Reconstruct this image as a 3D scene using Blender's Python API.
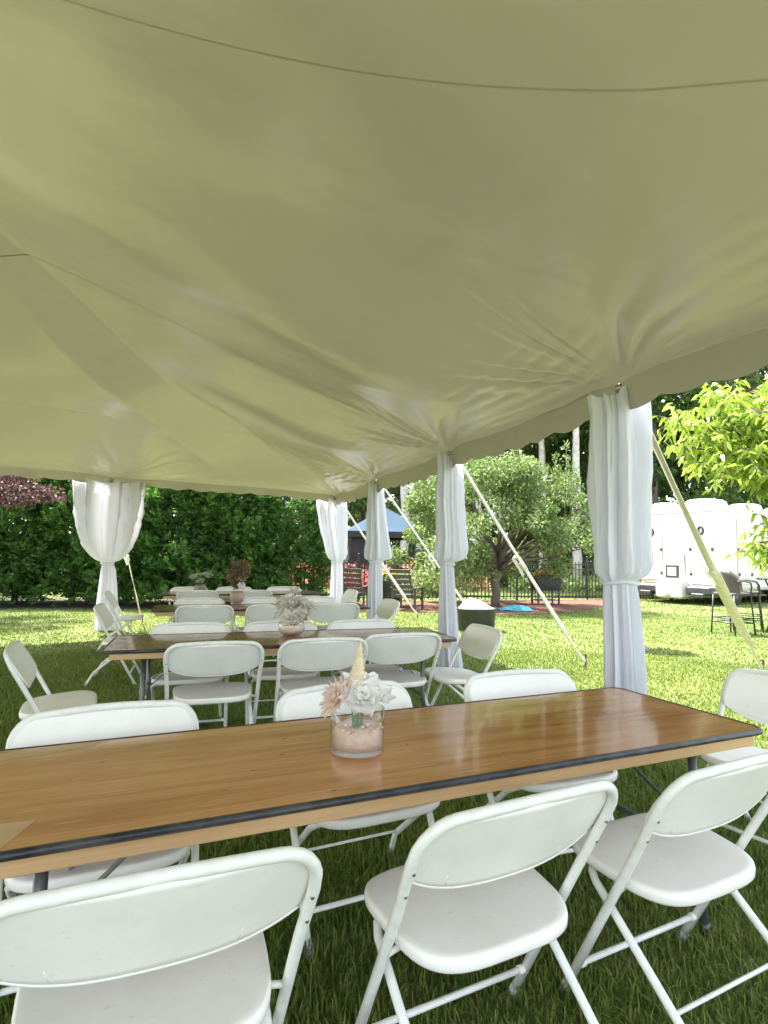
import bpy, math, random
import numpy as np
from mathutils import Vector, Matrix
R = math.radians
S = bpy.context.scene
for o in list(bpy.data.objects): bpy.data.objects.remove(o)
COL = S.collection

# ------------------------------------------------------------------ camera
F_PX, PITCH, ROLL, EYE = 577.2, 0.0752, 0.0127, 1.363
cam_d = bpy.data.cameras.new('camera'); cam = bpy.data.objects.new('camera', cam_d); COL.objects.link(cam)
fw = Vector((0, math.cos(PITCH), math.sin(PITCH))); up = Vector((0, -math.sin(PITCH), math.cos(PITCH))); rt = Vector((1, 0, 0))
r2 = rt*math.cos(ROLL)+up*math.sin(ROLL); u2 = -rt*math.sin(ROLL)+up*math.cos(ROLL)
m = Matrix((r2, u2, -fw)).transposed().to_4x4(); m.translation = (0, 0, EYE)
cam.matrix_world = m
cam_d.sensor_fit = 'VERTICAL'; cam_d.sensor_height = 32; cam_d.lens = 32*F_PX/1024
cam_d.clip_start = 0.02; cam_d.clip_end = 500
S.camera = cam
S.render.resolution_x = 768; S.render.resolution_y = 1024

# ------------------------------------------------------------------ light
SUN_EL, SUN_AZ = 65, 58           # azimuth measured from +Y towards -X
w = bpy.data.worlds.new('World'); S.world = w; w.use_nodes = True
nt = w.node_tree; bg = nt.nodes['Background']
sky = nt.nodes.new('ShaderNodeTexSky'); sky.sky_type = 'NISHITA'; sky.sun_disc = False
sky.sun_elevation = R(SUN_EL); sky.sun_rotation = R(-SUN_AZ); sky.air_density = 1.0; sky.dust_density = 2.5; sky.ozone_density = 1.0
hs = nt.nodes.new('ShaderNodeHueSaturation'); hs.inputs['Saturation'].default_value = .5     # thin white cloud over the blue
nt.links.new(sky.outputs[0], hs.inputs['Color']); nt.links.new(hs.outputs[0], bg.inputs[0]); bg.inputs[1].default_value = 0.15
sd = bpy.data.lights.new('sun', 'SUN'); sd.energy = 3.1; sd.angle = R(1.5); sd.color = (1.0, 0.955, 0.88)
sun = bpy.data.objects.new('sun', sd); COL.objects.link(sun)
dvec = Vector((-math.sin(R(SUN_AZ))*math.cos(R(SUN_EL)), math.cos(R(SUN_AZ))*math.cos(R(SUN_EL)), math.sin(R(SUN_EL))))
sun.rotation_euler = dvec.to_track_quat('Z', 'Y').to_euler()
sun.location = dvec*40
S.view_settings.view_transform = 'Standard'; S.view_settings.look = 'None'
S.view_settings.gamma = 1; S.view_settings.use_curve_mapping = False
S.view_settings.exposure = 2.65
S.render.engine = 'CYCLES'
S.cycles.max_bounces = 10; S.cycles.transparent_max_bounces = 16; S.cycles.diffuse_bounces = 6

# ------------------------------------------------------------------ materials
def newmat(name):
    mt = bpy.data.materials.new(name); mt.use_nodes = True
    t = mt.node_tree; t.nodes.clear()
    out = t.nodes.new('ShaderNodeOutputMaterial')
    return mt, t, out
def N(t, typ, **kw):
    n = t.nodes.new('ShaderNode'+typ)
    for k, v in kw.items():
        if k in n.inputs.keys() if hasattr(n.inputs, 'keys') else False: n.inputs[k].default_value = v
        else: setattr(n, k, v)
    return n
def L(t, a, b): t.links.new(a, b)
def ramp(t, fac, stops):
    r = t.nodes.new('ShaderNodeValToRGB'); L(t, fac, r.inputs[0])
    el = r.color_ramp.elements
    while len(el) > 1: el.remove(el[-1])
    el[0].position = stops[0][0]; el[0].color = (*stops[0][1], 1)
    for p, c in stops[1:]:
        e = el.new(p); e.color = (*c, 1)
    return r.outputs[0]
def coords(t, scale=(1, 1, 1), kind='Object', rot=(0, 0, 0)):
    c = N(t, 'TexCoord'); mp = N(t, 'Mapping'); mp.inputs['Scale'].default_value = scale; mp.inputs['Rotation'].default_value = rot
    L(t, c.outputs[kind], mp.inputs['Vector']); return mp.outputs[0]
def noise(t, vec, scale, detail=4, rough=.55, dist=0):
    n = N(t, 'TexNoise'); n.inputs['Scale'].default_value = scale; n.inputs['Detail'].default_value = detail
    n.inputs['Roughness'].default_value = rough; n.inputs['Distortion'].default_value = dist
    if vec is not None: L(t, vec, n.inputs['Vector'])
    return n.outputs['Fac']
def bump(t, h, strength=.3, dist=.01, nrm=None):
    b = N(t, 'Bump'); b.inputs['Strength'].default_value = strength; b.inputs['Distance'].default_value = dist
    L(t, h, b.inputs['Height'])
    if nrm is not None: L(t, nrm, b.inputs['Normal'])
    return b.outputs[0]
def mixc(t, f, a, b, mode='MIX'):
    n = N(t, 'MixRGB'); n.blend_type = mode
    for i, v in ((0, f), (1, a), (2, b)):
        if hasattr(v, 'node'): L(t, v, n.inputs[i])
        elif i == 0: n.inputs[0].default_value = v
        else: n.inputs[i].default_value = (*v, 1)
    return n.outputs[0]
def simple(name, c1, c2=None, scale=8, rough=.5, metal=0, bs=0.0, bscale=60, coat=0, trans=0, kind='Object', rvar=.1, spec=.5, stretch=(1, 1, 1)):
    mt, t, out = newmat(name)
    p = N(t, 'BsdfPrincipled'); v = coords(t, stretch, kind)
    c2 = c2 or tuple(x*.85 for x in c1)
    nz = noise(t, v, scale, 5, .6)
    L(t, ramp(t, nz, [(.35, c1), (.68, c2)]), p.inputs['Base Color'])
    rr = N(t, 'MapRange'); L(t, nz, rr.inputs[0]); rr.inputs[3].default_value = max(0, rough-rvar); rr.inputs[4].default_value = min(1, rough+rvar)
    L(t, rr.outputs[0], p.inputs['Roughness'])
    p.inputs['Metallic'].default_value = metal; p.inputs['Coat Weight'].default_value = coat; p.inputs['Specular IOR Level'].default_value = spec
    if bs: L(t, bump(t, noise(t, v, bscale, 4), bs, .005), p.inputs['Normal'])
    if trans:
        tr = N(t, 'BsdfTranslucent'); tr.inputs[0].default_value = (*c1, 1)
        mx = N(t, 'MixShader'); mx.inputs[0].default_value = trans
        L(t, p.outputs[0], mx.inputs[1]); L(t, tr.outputs[0], mx.inputs[2]); L(t, mx.outputs[0], out.inputs[0])
    else: L(t, p.outputs[0], out.inputs[0])
    return mt
def leafmat(name, cols, trans=.35, rough=.5, big=.6, spec=.4):
    """colour differs from leaf to leaf, and slowly over the plant"""
    mt, t, out = newmat(name)
    g = N(t, 'NewGeometry'); v = coords(t)
    nz = noise(t, v, big, 3)
    add = N(t, 'Math', operation='MULTIPLY_ADD'); L(t, g.outputs['Random Per Island'], add.inputs[0]); add.inputs[1].default_value = .65
    sub = N(t, 'Math', operation='MULTIPLY_ADD'); L(t, nz, sub.inputs[0]); sub.inputs[1].default_value = .9; sub.inputs[2].default_value = -.28
    L(t, sub.outputs[0], add.inputs[2])
    k = len(cols)
    c = ramp(t, add.outputs[0], [(i/(k-1), cc) for i, cc in enumerate(cols)])
    p = N(t, 'BsdfPrincipled'); L(t, c, p.inputs['Base Color']); p.inputs['Roughness'].default_value = rough; p.inputs['Specular IOR Level'].default_value = spec
    tr = N(t, 'BsdfTranslucent'); L(t, mixc(t, .6, c, (1., 1.15, .45), 'MULTIPLY'), tr.inputs[0])
    mx = N(t, 'MixShader'); mx.inputs[0].default_value = trans
    L(t, p.outputs[0], mx.inputs[1]); L(t, tr.outputs[0], mx.inputs[2]); L(t, mx.outputs[0], out.inputs[0])
    return mt
M = {}
def mat_vinyl():
    mt, t, out = newmat('tent_vinyl'); v = coords(t)
    big = noise(t, v, .33, 2); fine = noise(t, v, 5, 6, .6)
    c = ramp(t, big, [(.25, (.35, .325, .285)), (.75, (.445, .405, .355))])
    c = mixc(t, ramp(t, fine, [(.4, (0, 0, 0)), (.8, (.2, .2, .2))]), c, (.34, .31, .25))
    p = N(t, 'BsdfPrincipled'); L(t, c, p.inputs['Base Color'])
    rr = N(t, 'MapRange'); L(t, noise(t, v, 1.4, 4), rr.inputs[0]); rr.inputs[3].default_value = .12; rr.inputs[4].default_value = .30
    L(t, rr.outputs[0], p.inputs['Roughness']); p.inputs['Specular IOR Level'].default_value = .55
    v2 = coords(t, (1, 2.2, 1), rot=(0, 0, .6))
    h = noise(t, v2, 1.7, 1.5, .4, .3)
    n1 = bump(t, h, .22, .05); n2 = bump(t, noise(t, v, 90, 2), .06, .002, n1)
    L(t, n2, p.inputs['Normal'])
    tr = N(t, 'BsdfTranslucent'); tr.inputs[0].default_value = (.5, .45, .28, 1)
    mx = N(t, 'MixShader'); mx.inputs[0].default_value = .032
    L(t, p.outputs[0], mx.inputs[1]); L(t, tr.outputs[0], mx.inputs[2]); L(t, mx.outputs[0], out.inputs[0]); return mt
M['vinyl'] = mat_vinyl()
def mat_wood(name, cols, rough=.16, knots=True):
    mt, t, out = newmat(name)
    v = coords(t, (.5, 5.5, 5.5)); v1 = coords(t)
    a = noise(t, v, 1.6, 6, .6, .8); b = noise(t, coords(t, (2, 90, 90)), 2.2, 5, .65)
    k = len(cols)
    c = ramp(t, a, [(.28+.44*i/(k-1), cc) for i, cc in enumerate(cols)])
    c = mixc(t, ramp(t, b, [(.4, (0, 0, 0)), (.75, (.28, .28, .28))]), c, tuple(x*.6 for x in cols[0]))
    # dark nail plugs and pale scratches belong to the veneer
    vo = N(t, 'TexVoronoi'); vo.inputs['Scale'].default_value = 5; vo.inputs['Randomness'].default_value = 1
    L(t, coords(t, (1, 3.2, 1)), vo.inputs['Vector'])
    kn = ramp(t, vo.outputs['Distance'], [(0.0, (1, 1, 1)), (.035, (.9, .9, .9)), (.06, (0, 0, 0))])
    if knots: c = mixc(t, kn, c, (.05, .025, .012))
    sc = noise(t, coords(t, (1.5, 45, 1), rot=(0, 0, .12)), 3, 2, .4)
    sf = ramp(t, sc, [(.665, (0, 0, 0)), (.72, (.7, .7, .7))])
    c = mixc(t, sf, c, (.70, .50, .28))
    p = N(t, 'BsdfPrincipled'); L(t, c, p.inputs['Base Color'])
    rr = N(t, 'MapRange'); L(t, noise(t, v1, 7, 6, .65), rr.inputs[0]); rr.inputs[1].default_value = .3; rr.inputs[2].default_value = .7
    rr.inputs[3].default_value = rough; rr.inputs[4].default_value = rough+.12
    L(t, rr.outputs[0], p.inputs['Roughness'])
    n1 = bump(t, b, .12, .002); n2 = bump(t, noise(t, v1, 5, 2), .10, .01, n1); L(t, n2, p.inputs['Normal'])
    p.inputs['Specular IOR Level'].default_value = .55; p.inputs['Coat Weight'].default_value = .5 if knots and rough < .3 else 0; p.inputs['Coat Roughness'].default_value = .06
    L(t, p.outputs[0], out.inputs[0]); return mt
M['top1'] = mat_wood('varnished_plywood', [(.32, .115, .032), (.48, .195, .06), (.60, .29, .11), (.40, .155, .045)], .07)
M['top2'] = mat_wood('dark_varnished_plywood', [(.20, .09, .04), (.30, .14, .062), (.38, .19, .09)], .22)
M['top3'] = mat_wood('greyed_plywood', [(.16, .12, .08), (.22, .16, .11), (.27, .20, .14)], .25)
M['pine'] = mat_wood('pine_apron', [(.55, .32, .14), (.66, .42, .21), (.60, .36, .17)], .45)
M['rubber'] = simple('black_edge_band', (.016, .017, .02), (.075, .075, .075), 18, .4, bs=.3)
M['grey_steel'] = simple('grey_painted_steel', (.17, .18, .18), (.12, .125, .13), 14, .4, metal=.6, bs=.1)
def mat_plastic(name='white_plastic'):
    mt, t, out = newmat(name); v = coords(t)
    big = noise(t, v, 6, 5, .6); sp = noise(t, v, 45, 4, .7)
    c = ramp(t, big, [(.3, (.89, .86, .80)), (.7, (.93, .905, .855))])
    c = mixc(t, ramp(t, sp, [(.62, (0, 0, 0)), (.76, (.55, .55, .55))]), c, (.60, .53, .44))
    oi = N(t, 'ObjectInfo'); v4 = N(t, 'TexCoord'); va = N(t, 'VectorMath', operation='ADD'); L(t, v4.outputs['Object'], va.inputs[0]); L(t, oi.outputs['Location'], va.inputs[1])
    c = mixc(t, ramp(t, noise(t, va.outputs[0], 3.2, 5, .6), [(.45, (0, 0, 0)), (.75, (.6, .6, .6))]), c, (.78, .72, .655))
    scr = noise(t, coords(t, (3, 60, 60), rot=(.1, .2, .5)), 2.5, 3, .5)
    c = mixc(t, ramp(t, scr, [(.72, (0, 0, 0)), (.75, (.45, .45, .45))]), c, (.5, .47, .42))
    p = N(t, 'BsdfPrincipled'); L(t, c, p.inputs['Base Color'])
    rr = N(t, 'MapRange'); L(t, big, rr.inputs[0]); rr.inputs[3].default_value = .3; rr.inputs[4].default_value = .5
    L(t, rr.outputs[0], p.inputs['Roughness'])
    L(t, bump(t, noise(t, v, 260, 2), .12, .001), p.inputs['Normal'])
    L(t, p.outputs[0], out.inputs[0]); return mt
M['plastic'] = mat_plastic()
M['frame'] = simple('white_enamel', (.86, .845, .80), (.76, .74, .68), 30, .33, bs=.05, rvar=.12)
M['rivet'] = simple('rivet_steel', (.35, .34, .32), (.2, .2, .2), 30, .35, metal=.9)
M['cap'] = simple('foot_cap', (.62, .62, .6), (.4, .4, .38), 30, .6)
def mat_cloth():
    mt, t, out = newmat('white_drape_cloth'); v = coords(t)
    p = N(t, 'BsdfPrincipled'); p.inputs['Roughness'].default_value = .75
    L(t, ramp(t, noise(t, v, 3, 4), [(.3, (.83, .82, .87)), (.7, (.88, .875, .92))]), p.inputs['Base Color'])
    p.inputs['Sheen Weight'].default_value = .3
    n1 = bump(t, noise(t, coords(t, (14, 14, 1.2)), 2.0, 4), .35, .02); n2 = bump(t, noise(t, v, 350, 2), .1, .001, n1)
    L(t, n2, p.inputs['Normal'])
    tr = N(t, 'BsdfTranslucent'); tr.inputs[0].default_value = (.88, .87, .93, 1)
    mx = N(t, 'MixShader'); mx.inputs[0].default_value = .42
    L(t, p.outputs[0], mx.inputs[1]); L(t, tr.outputs[0], mx.inputs[2]); L(t, mx.outputs[0], out.inputs[0]); return mt
M['cloth'] = mat_cloth()
M['strap'] = simple('cream_webbing', (.78, .73, .62), (.64, .59, .48), 20, .7, bs=.3, bscale=200)
M['alu'] = simple('pole_aluminium', (.45, .45, .43), (.33, .33, .32), 20, .35, metal=.9)
M['stake'] = simple('rusty_stake', (.16, .09, .05), (.08, .05, .03), 30, .7)
def mat_ground():
    mt, t, out = newmat('lawn_soil'); v = coords(t)
    a = noise(t, v, .35, 4); b = noise(t, v, 9, 6, .65)
    c = ramp(t, a, [(.35, (.09, .135, .028)), (.65, (.145, .18, .045))])
    c = mixc(t, ramp(t, b, [(.45, (0, 0, 0)), (.7, (.7, .7, .7))]), c, (.13, .115, .05))
    p = N(t, 'BsdfPrincipled'); L(t, c, p.inputs['Base Color']); p.inputs['Roughness'].default_value = .9
    L(t, bump(t, b, .6, .03), p.inputs['Normal']); L(t, p.outputs[0], out.inputs[0]); return mt
M['ground'] = mat_ground()
M['grass'] = leafmat('grass_blades', [(.05, .10, .02), (.11, .18, .03), (.17, .235, .045), (.25, .27, .07), (.44, .38, .17)], .35, .55, .5, .3)
def mat_mulch():
    mt, t, out = newmat('red_mulch'); v = coords(t)
    b = noise(t, v, 14, 7, .7); vo = N(t, 'TexVoronoi'); vo.inputs['Scale'].default_value = 22; L(t, coords(t, (1, 2, 1)), vo.inputs['Vector'])
    c = ramp(t, b, [(.3, (.09, .04, .025)), (.55, (.20, .095, .06)), (.75, (.33, .17, .11))])
    p = N(t, 'BsdfPrincipled'); L(t, c, p.inputs['Base Color']); p.inputs['Roughness'].default_value = .9
    L(t, bump(t, vo.outputs['Distance'], .9, .04), p.inputs['Normal']); L(t, p.outputs[0], out.inputs[0]); return mt
M['mulch'] = mat_mulch()
M['hedge'] = leafmat('arborvitae_spray', [(.025, .065, .018), (.06, .145, .032), (.11, .22, .05), (.18, .31, .08)], .4, .5, .9)
M['crab'] = leafmat('crabapple_leaf', [(.07, .12, .035), (.15, .22, .065), (.25, .32, .13), (.45, .50, .32)], .35, .45, .8)
M['forest'] = leafmat('woodland_leaf', [(.03, .06, .016), (.07, .125, .03), (.12, .19, .045), (.19, .26, .085)], .4, .55, .25)
M['peach'] = leafmat('peach_leaf', [(.15, .24, .025), (.28, .40, .05), (.40, .50, .09), (.52, .57, .18)], .5, .4, 1.2)
M['maple'] = leafmat('purple_maple_leaf', [(.035, .014, .016), (.075, .03, .034), (.13, .065, .07), (.24, .15, .15)], .3, .5, 1.5)
M['bark'] = simple('grey_bark', (.17, .135, .10), (.075, .06, .045), 6, .85, bs=.8, bscale=30, stretch=(1, 1, .3))
M['birch'] = simple('pale_bark', (.58, .54, .47), (.36, .32, .27), 5, .8, bs=.4, bscale=25, stretch=(1, 1, 1.5))
M['black_metal'] = simple('black_powder_coat', (.018, .018, .02), (.03, .03, .03), 20, .4)
M['gel'] = simple('trailer_gelcoat', (.62, .62, .59), (.56, .56, .53), 2, .25, rvar=.06)
M['trim'] = simple('trailer_black_trim', (.03, .03, .032), (.05, .05, .05), 9, .5)
M['glass_dark'] = simple('smoked_pane', (.45, .46, .46), (.35, .36, .36), 4, .1)
M['tyre'] = simple('tyre_rubber', (.02, .02, .02), (.035, .035, .035), 20, .75)
M['rim'] = simple('wheel_rim', (.7, .7, .7), (.5, .5, .5), 10, .35, metal=.5)
M['wicker'] = simple('dark_wicker', (.045, .035, .03), (.11, .09, .08), 120, .6, bs=.8, bscale=150)
M['bartop'] = simple('pale_table_top', (.55, .36, .19), (.42, .26, .12), 12, .4, stretch=(1, 8, 1))
M['slat'] = simple('brown_slats', (.085, .07, .062), (.05, .042, .038), 12, .6, stretch=(2, 9, 9))
M['pot'] = simple('dark_green_pot', (.035, .06, .045), (.02, .035, .03), 9, .5)
M['planter'] = simple('slate_planter', (.085, .095, .10), (.05, .055, .06), 9, .6)
M['tub'] = simple('black_tub', (.02, .022, .026), (.04, .04, .045), 8, .45)
M['pale_cloth'] = simple('pale_tarp', (.40, .37, .33), (.26, .24, .22), 9, .8, bs=.5, bscale=14)
M['blue'] = simple('turquoise_plastic', (.06, .32, .42), (.10, .42, .52), 7, .4)
M['canopy_blue'] = simple('blue_canopy', (.035, .062, .095), (.045, .075, .11), 2, .8, spec=.15)
M['dark_mesh'] = simple('dark_screen', (.02, .02, .022), (.035, .033, .03), 6, .8)
M['statue'] = simple('weathered_statue', (.24, .18, .13), (.12, .09, .07), 12, .7, bs=.4)
M['statue_head'] = simple('pale_plaster', (.55, .5, .42), (.4, .36, .3), 12, .7)
M['flower_red'] = leafmat('red_blossom', [(.12, .10, .04), (.32, .04, .05), (.5, .14, .14), (.6, .42, .38)], .3)
M['flower_yellow'] = leafmat('yellow_blossom', [(.6, .45, .02), (.75, .6, .05), (.55, .2, .45), (.7, .55, .1)], .3)
M['flower_orange'] = leafmat('orange_blossom', [(.30, .16, .10), (.48, .26, .17), (.58, .40, .28), (.22, .14, .08)], .2)
M['rose'] = simple('white_petal', (.95, .93, .91), (.92, .90, .89), 14, .6, trans=.15)
M['blush'] = simple('blush_petal', (.88, .70, .63), (.90, .80, .68), 22, .6, trans=.35)
M['shell'] = simple('cream_shell', (.72, .60, .42), (.60, .48, .32), 40, .45)
M['sand'] = simple('pink_sand', (.86, .60, .47), (.90, .74, .60), 60, .85, bs=.8, bscale=180)
M['stem'] = simple('green_stem', (.10, .22, .06), (.07, .15, .04), 20, .5)
M['dried'] = leafmat('dried_plume', [(.12, .085, .045), (.22, .16, .085), (.32, .25, .15), (.42, .35, .24)], .2, .7, 3)
M['gravel'] = simple('clear_gravel', (.3, .32, .3), (.12, .13, .12), 120, .2, bs=1, bscale=160)
def mat_glass():
    mt, t, out = newmat('clear_glass')
    g = N(t, 'BsdfGlossy'); g.inputs['Roughness'].default_value = .02; tp = N(t, 'BsdfTransparent'); tp.inputs[0].default_value = (.955, .965, .96, 1)
    lw = N(t, 'LayerWeight'); lw.inputs[0].default_value = .5
    pw = N(t, 'Math', operation='POWER'); L(t, lw.outputs['Facing'], pw.inputs[0]); pw.inputs[1].default_value = 2.6
    ma = N(t, 'Math', operation='MULTIPLY_ADD'); L(t, pw.outputs[0], ma.inputs[0]); ma.inputs[1].default_value = .6; ma.inputs[2].default_value = .04
    mx = N(t, 'MixShader'); L(t, ma.outputs[0], mx.inputs[0]); L(t, tp.outputs[0], mx.inputs[1]); L(t, g.outputs[0], mx.inputs[2])
    L(t, mx.outputs[0], out.inputs[0]); return mt
M['glass'] = mat_glass()

# ------------------------------------------------------------------ mesh helpers
class MB:
    def __init__(s): s.v = []; s.f = []; s.sm = []
    def add(s, vs, fs, smooth=True):
        o = len(s.v); s.v += [tuple(map(float, p)) for p in vs]; s.f += [[i+o for i in f] for f in fs]; s.sm += [smooth]*len(fs); return s
    def box(s, c, d, rot=None, bev=0.0):
        hx, hy, hz = d[0]/2, d[1]/2, d[2]/2; b = min(bev, hx*.45, hy*.45, hz*.45)
        if b <= 0:
            vs = [(x, y, z) for z in (-hz, hz) for x, y in ((-hx, -hy), (hx, -hy), (hx, hy), (-hx, hy))]
            fs = [[3, 2, 1, 0], [4, 5, 6, 7], [0, 1, 5, 4], [1, 2, 6, 5], [2, 3, 7, 6], [3, 0, 4, 7]]
        else:
            def ring(x, y, z):
                return [(-x+b, -y, z), (x-b, -y, z), (x, -y+b, z), (x, y-b, z), (x-b, y, z), (-x+b, y, z), (-x, y-b, z), (-x, -y+b, z)]
            vs = ring(hx-b, hy-b, -hz)+ring(hx, hy, -hz+b)+ring(hx, hy, hz-b)+ring(hx-b, hy-b, hz)
            fs = [list(range(7, -1, -1)), list(range(24, 32))]
            for k in range(3):
                for i in range(8): fs.append([k*8+i, k*8+(i+1) % 8, (k+1)*8+(i+1) % 8, (k+1)*8+i])
        if rot is not None: vs = [rot @ Vector(p) for p in vs]
        vs = [(p[0]+c[0], p[1]+c[1], p[2]+c[2]) for p in vs]
        return s.add(vs, fs, False)
    def tube(s, pts, r, n=10, cap=True, rr=None):
        """round tube through pts; rr: radius per point"""
        pts = [Vector(p) for p in pts]; k = len(pts); rr = rr or [r]*k
        T = [((pts[min(i+1, k-1)]-pts[max(i-1, 0)]).normalized()) for i in range(k)]
        nrm = T[0].orthogonal().normalized(); vs = []
        for i in range(k):
            nrm = (nrm - T[i]*nrm.dot(T[i]))
            nrm = nrm.normalized() if nrm.length > 1e-6 else T[i].orthogonal().normalized()
            bn = T[i].cross(nrm)
            for j in range(n):
                a = 2*math.pi*j/n; vs.append(pts[i]+(nrm*math.cos(a)+bn*math.sin(a))*rr[i])
        fs = [[i*n+j, i*n+(j+1) % n, (i+1)*n+(j+1) % n, (i+1)*n+j] for i in range(k-1) for j in range(n)]
        if cap: fs += [list(range(n-1, -1, -1)), list(range((k-1)*n, k*n))]
        return s.add(vs, fs)
    def rings(s, rings, cap0=True, cap1=True, smooth=True):
        n = len(rings[0]); vs = [p for r in rings for p in r]
        fs = [[i*n+j, i*n+(j+1) % n, (i+1)*n+(j+1) % n, (i+1)*n+j] for i in range(len(rings)-1) for j in range(n)]
        if cap0: fs.append(list(range(n-1, -1, -1)))
        if cap1: fs.append(list(range((len(rings)-1)*n, len(rings)*n)))
        return s.add(vs, fs, smooth)
    def lathe(s, prof, c=(0, 0, 0), n=32, cap0=True, cap1=True):
        rs = [[(c[0]+r*math.cos(2*math.pi*j/n), c[1]+r*math.sin(2*math.pi*j/n), c[2]+z) for j in range(n)] for r, z in prof]
        return s.rings(rs, cap0, cap1)
    def build(s, name, mt, parent=None, bevel=0):
        me = bpy.data.meshes.new(name); me.from_pydata(s.v, [], s.f); me.update()
        me.polygons.foreach_set('use_smooth', s.sm)
        me.materials.append(mt)
        o = bpy.data.objects.new(name, me); COL.objects.link(o)
        if parent is not None: o.parent = parent
        return o
def empty(name, loc=(0, 0, 0), rz=0):
    o = bpy.data.objects.new(name, None); COL.objects.link(o); o.location = loc; o.rotation_euler = (0, 0, rz); o.empty_display_size = .1; return o
def tag(o, label=None, cat=None, group=None, kind=None):
    if label: o['label'] = label
    if cat: o['category'] = cat
    if group: o['group'] = group
    if kind: o['kind'] = kind
    return o
def struct(o): o['kind'] = 'structure'; return o
def copy_tree(o, parent=None):
    c = o.copy(); COL.objects.link(c); c.parent = parent
    for ch in [x for x in bpy.data.objects if x.parent == o]: copy_tree(ch, c)
    return c
def arc(c, r, a0, a1, n=6):
    return [(c[0]+r*math.cos(a0+(a1-a0)*i/n), c[1]+r*math.sin(a0+(a1-a0)*i/n)) for i in range(n+1)]
def roundrect(hx, hy, r, n=6):
    return arc((hx-r, hy-r), r, 0, math.pi/2, n)+arc((-hx+r, hy-r), r, math.pi/2, math.pi, n)+arc((-hx+r, -hy+r), r, math.pi, 1.5*math.pi, n)+arc((hx-r, -hy+r), r, 1.5*math.pi, 2*math.pi, n)
def npmesh(name, V, Fq, mt, parent=None, smooth=False):
    """fast mesh of equal-sized polygons from numpy arrays"""
    me = bpy.data.meshes.new(name); nv = len(V); nf, k = Fq.shape
    me.vertices.add(nv); me.vertices.foreach_set('co', V.astype(np.float32).ravel())
    me.loops.add(nf*k); me.loops.foreach_set('vertex_index', Fq.astype(np.int32).ravel())
    me.polygons.add(nf); me.polygons.foreach_set('loop_start', np.arange(nf, dtype=np.int32)*k)
    me.polygons.foreach_set('use_smooth', np.full(nf, smooth))
    me.update(calc_edges=True); me.validate(); me.materials.append(mt)
    o = bpy.data.objects.new(name, me); COL.objects.link(o)
    if parent is not None: o.parent = parent
    return o
def unit(a): return a/np.maximum(np.linalg.norm(a, axis=1, keepdims=True), 1e-9)
def leaf_arrays(P, D, S_, W_, rng, fold=.0, droop=0.0):
    """one bent leaf (two quads) per point: P base, D direction, S_ length, W_ width"""
    n = len(P); D = unit(D)
    rnd = unit(rng.normal(size=(n, 3))); side = unit(np.cross(D, rnd)); nr = np.cross(side, D)
    S_ = S_[:, None]; W_ = W_[:, None]
    mid = P+D*S_*.5+nr*S_*fold; tip = P+D*S_-nr*S_*droop
    if droop: tip[:, 2] -= (S_*abs(droop))[:, 0]
    V = np.stack([P, mid-side*W_*.5, tip, mid+side*W_*.5], 1).reshape(-1, 3)
    Fq = np.arange(4*n).reshape(n, 4)
    return V, Fq

rnd = random.Random(7)
# world frame of the tent: a runs along the tables, b away from the camera
YP = 0.321
A2 = Vector((math.cos(YP), math.sin(YP), 0)); B2 = Vector((-math.sin(YP), math.cos(YP), 0))

# ------------------------------------------------------------------ ground
MULCH = [(-1.6, 15.6), (-.4, 14.6), (1.2, 14.1), (2.2, 13.7), (3.6, 13.9), (5.0, 14.9), (6.6, 16.6), (8.2, 18.6), (8.9, 19.7), (5.7, 18.75), (2.0, 17.7), (-2.4, 16.45)]
def inside(P, poly):
    x, y = P[:, 0], P[:, 1]; r = np.zeros(len(P), bool); j = len(poly)-1
    for i in range(len(poly)):
        xi, yi = poly[i]; xj, yj = poly[j]
        c = ((yi > y) != (yj > y)) & (x < (xj-xi)*(y-yi)/(yj-yi+1e-12)+xi); r ^= c; j = i
    return r
g = MB(); g.add([(-160, -120, 0), (160, -120, 0), (160, 220, 0), (-160, 220, 0)], [[0, 1, 2, 3]], False)
struct(g.build('ground', M['ground']))
g = MB(); g.add([(x, y, .012) for x, y in MULCH], [list(range(len(MULCH)))], False)
struct(g.build('mulch_bed', M['mulch']))
g = MB(); g.add([(-14, 12.9, .01), (-1.6, 14.3, .01), (-1.7, 17, .01), (-14, 16.5, .01)], [[0, 1, 2, 3]], False)
struct(g.build('hedge_bed', simple('leaf_litter', (.045, .032, .02), (.025, .02, .013), 12, .9, bs=.6)))
g = MB(); g.add([(9.0, 11.6, .012), (7.4, 10.9, .012), (8.0, 10.0, .012), (12, 10.0, .012), (12, 12.2, .012)], [[0, 1, 2, 3, 4]], False)
struct(g.build('patio_mulch_bed', M['mulch']))

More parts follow.
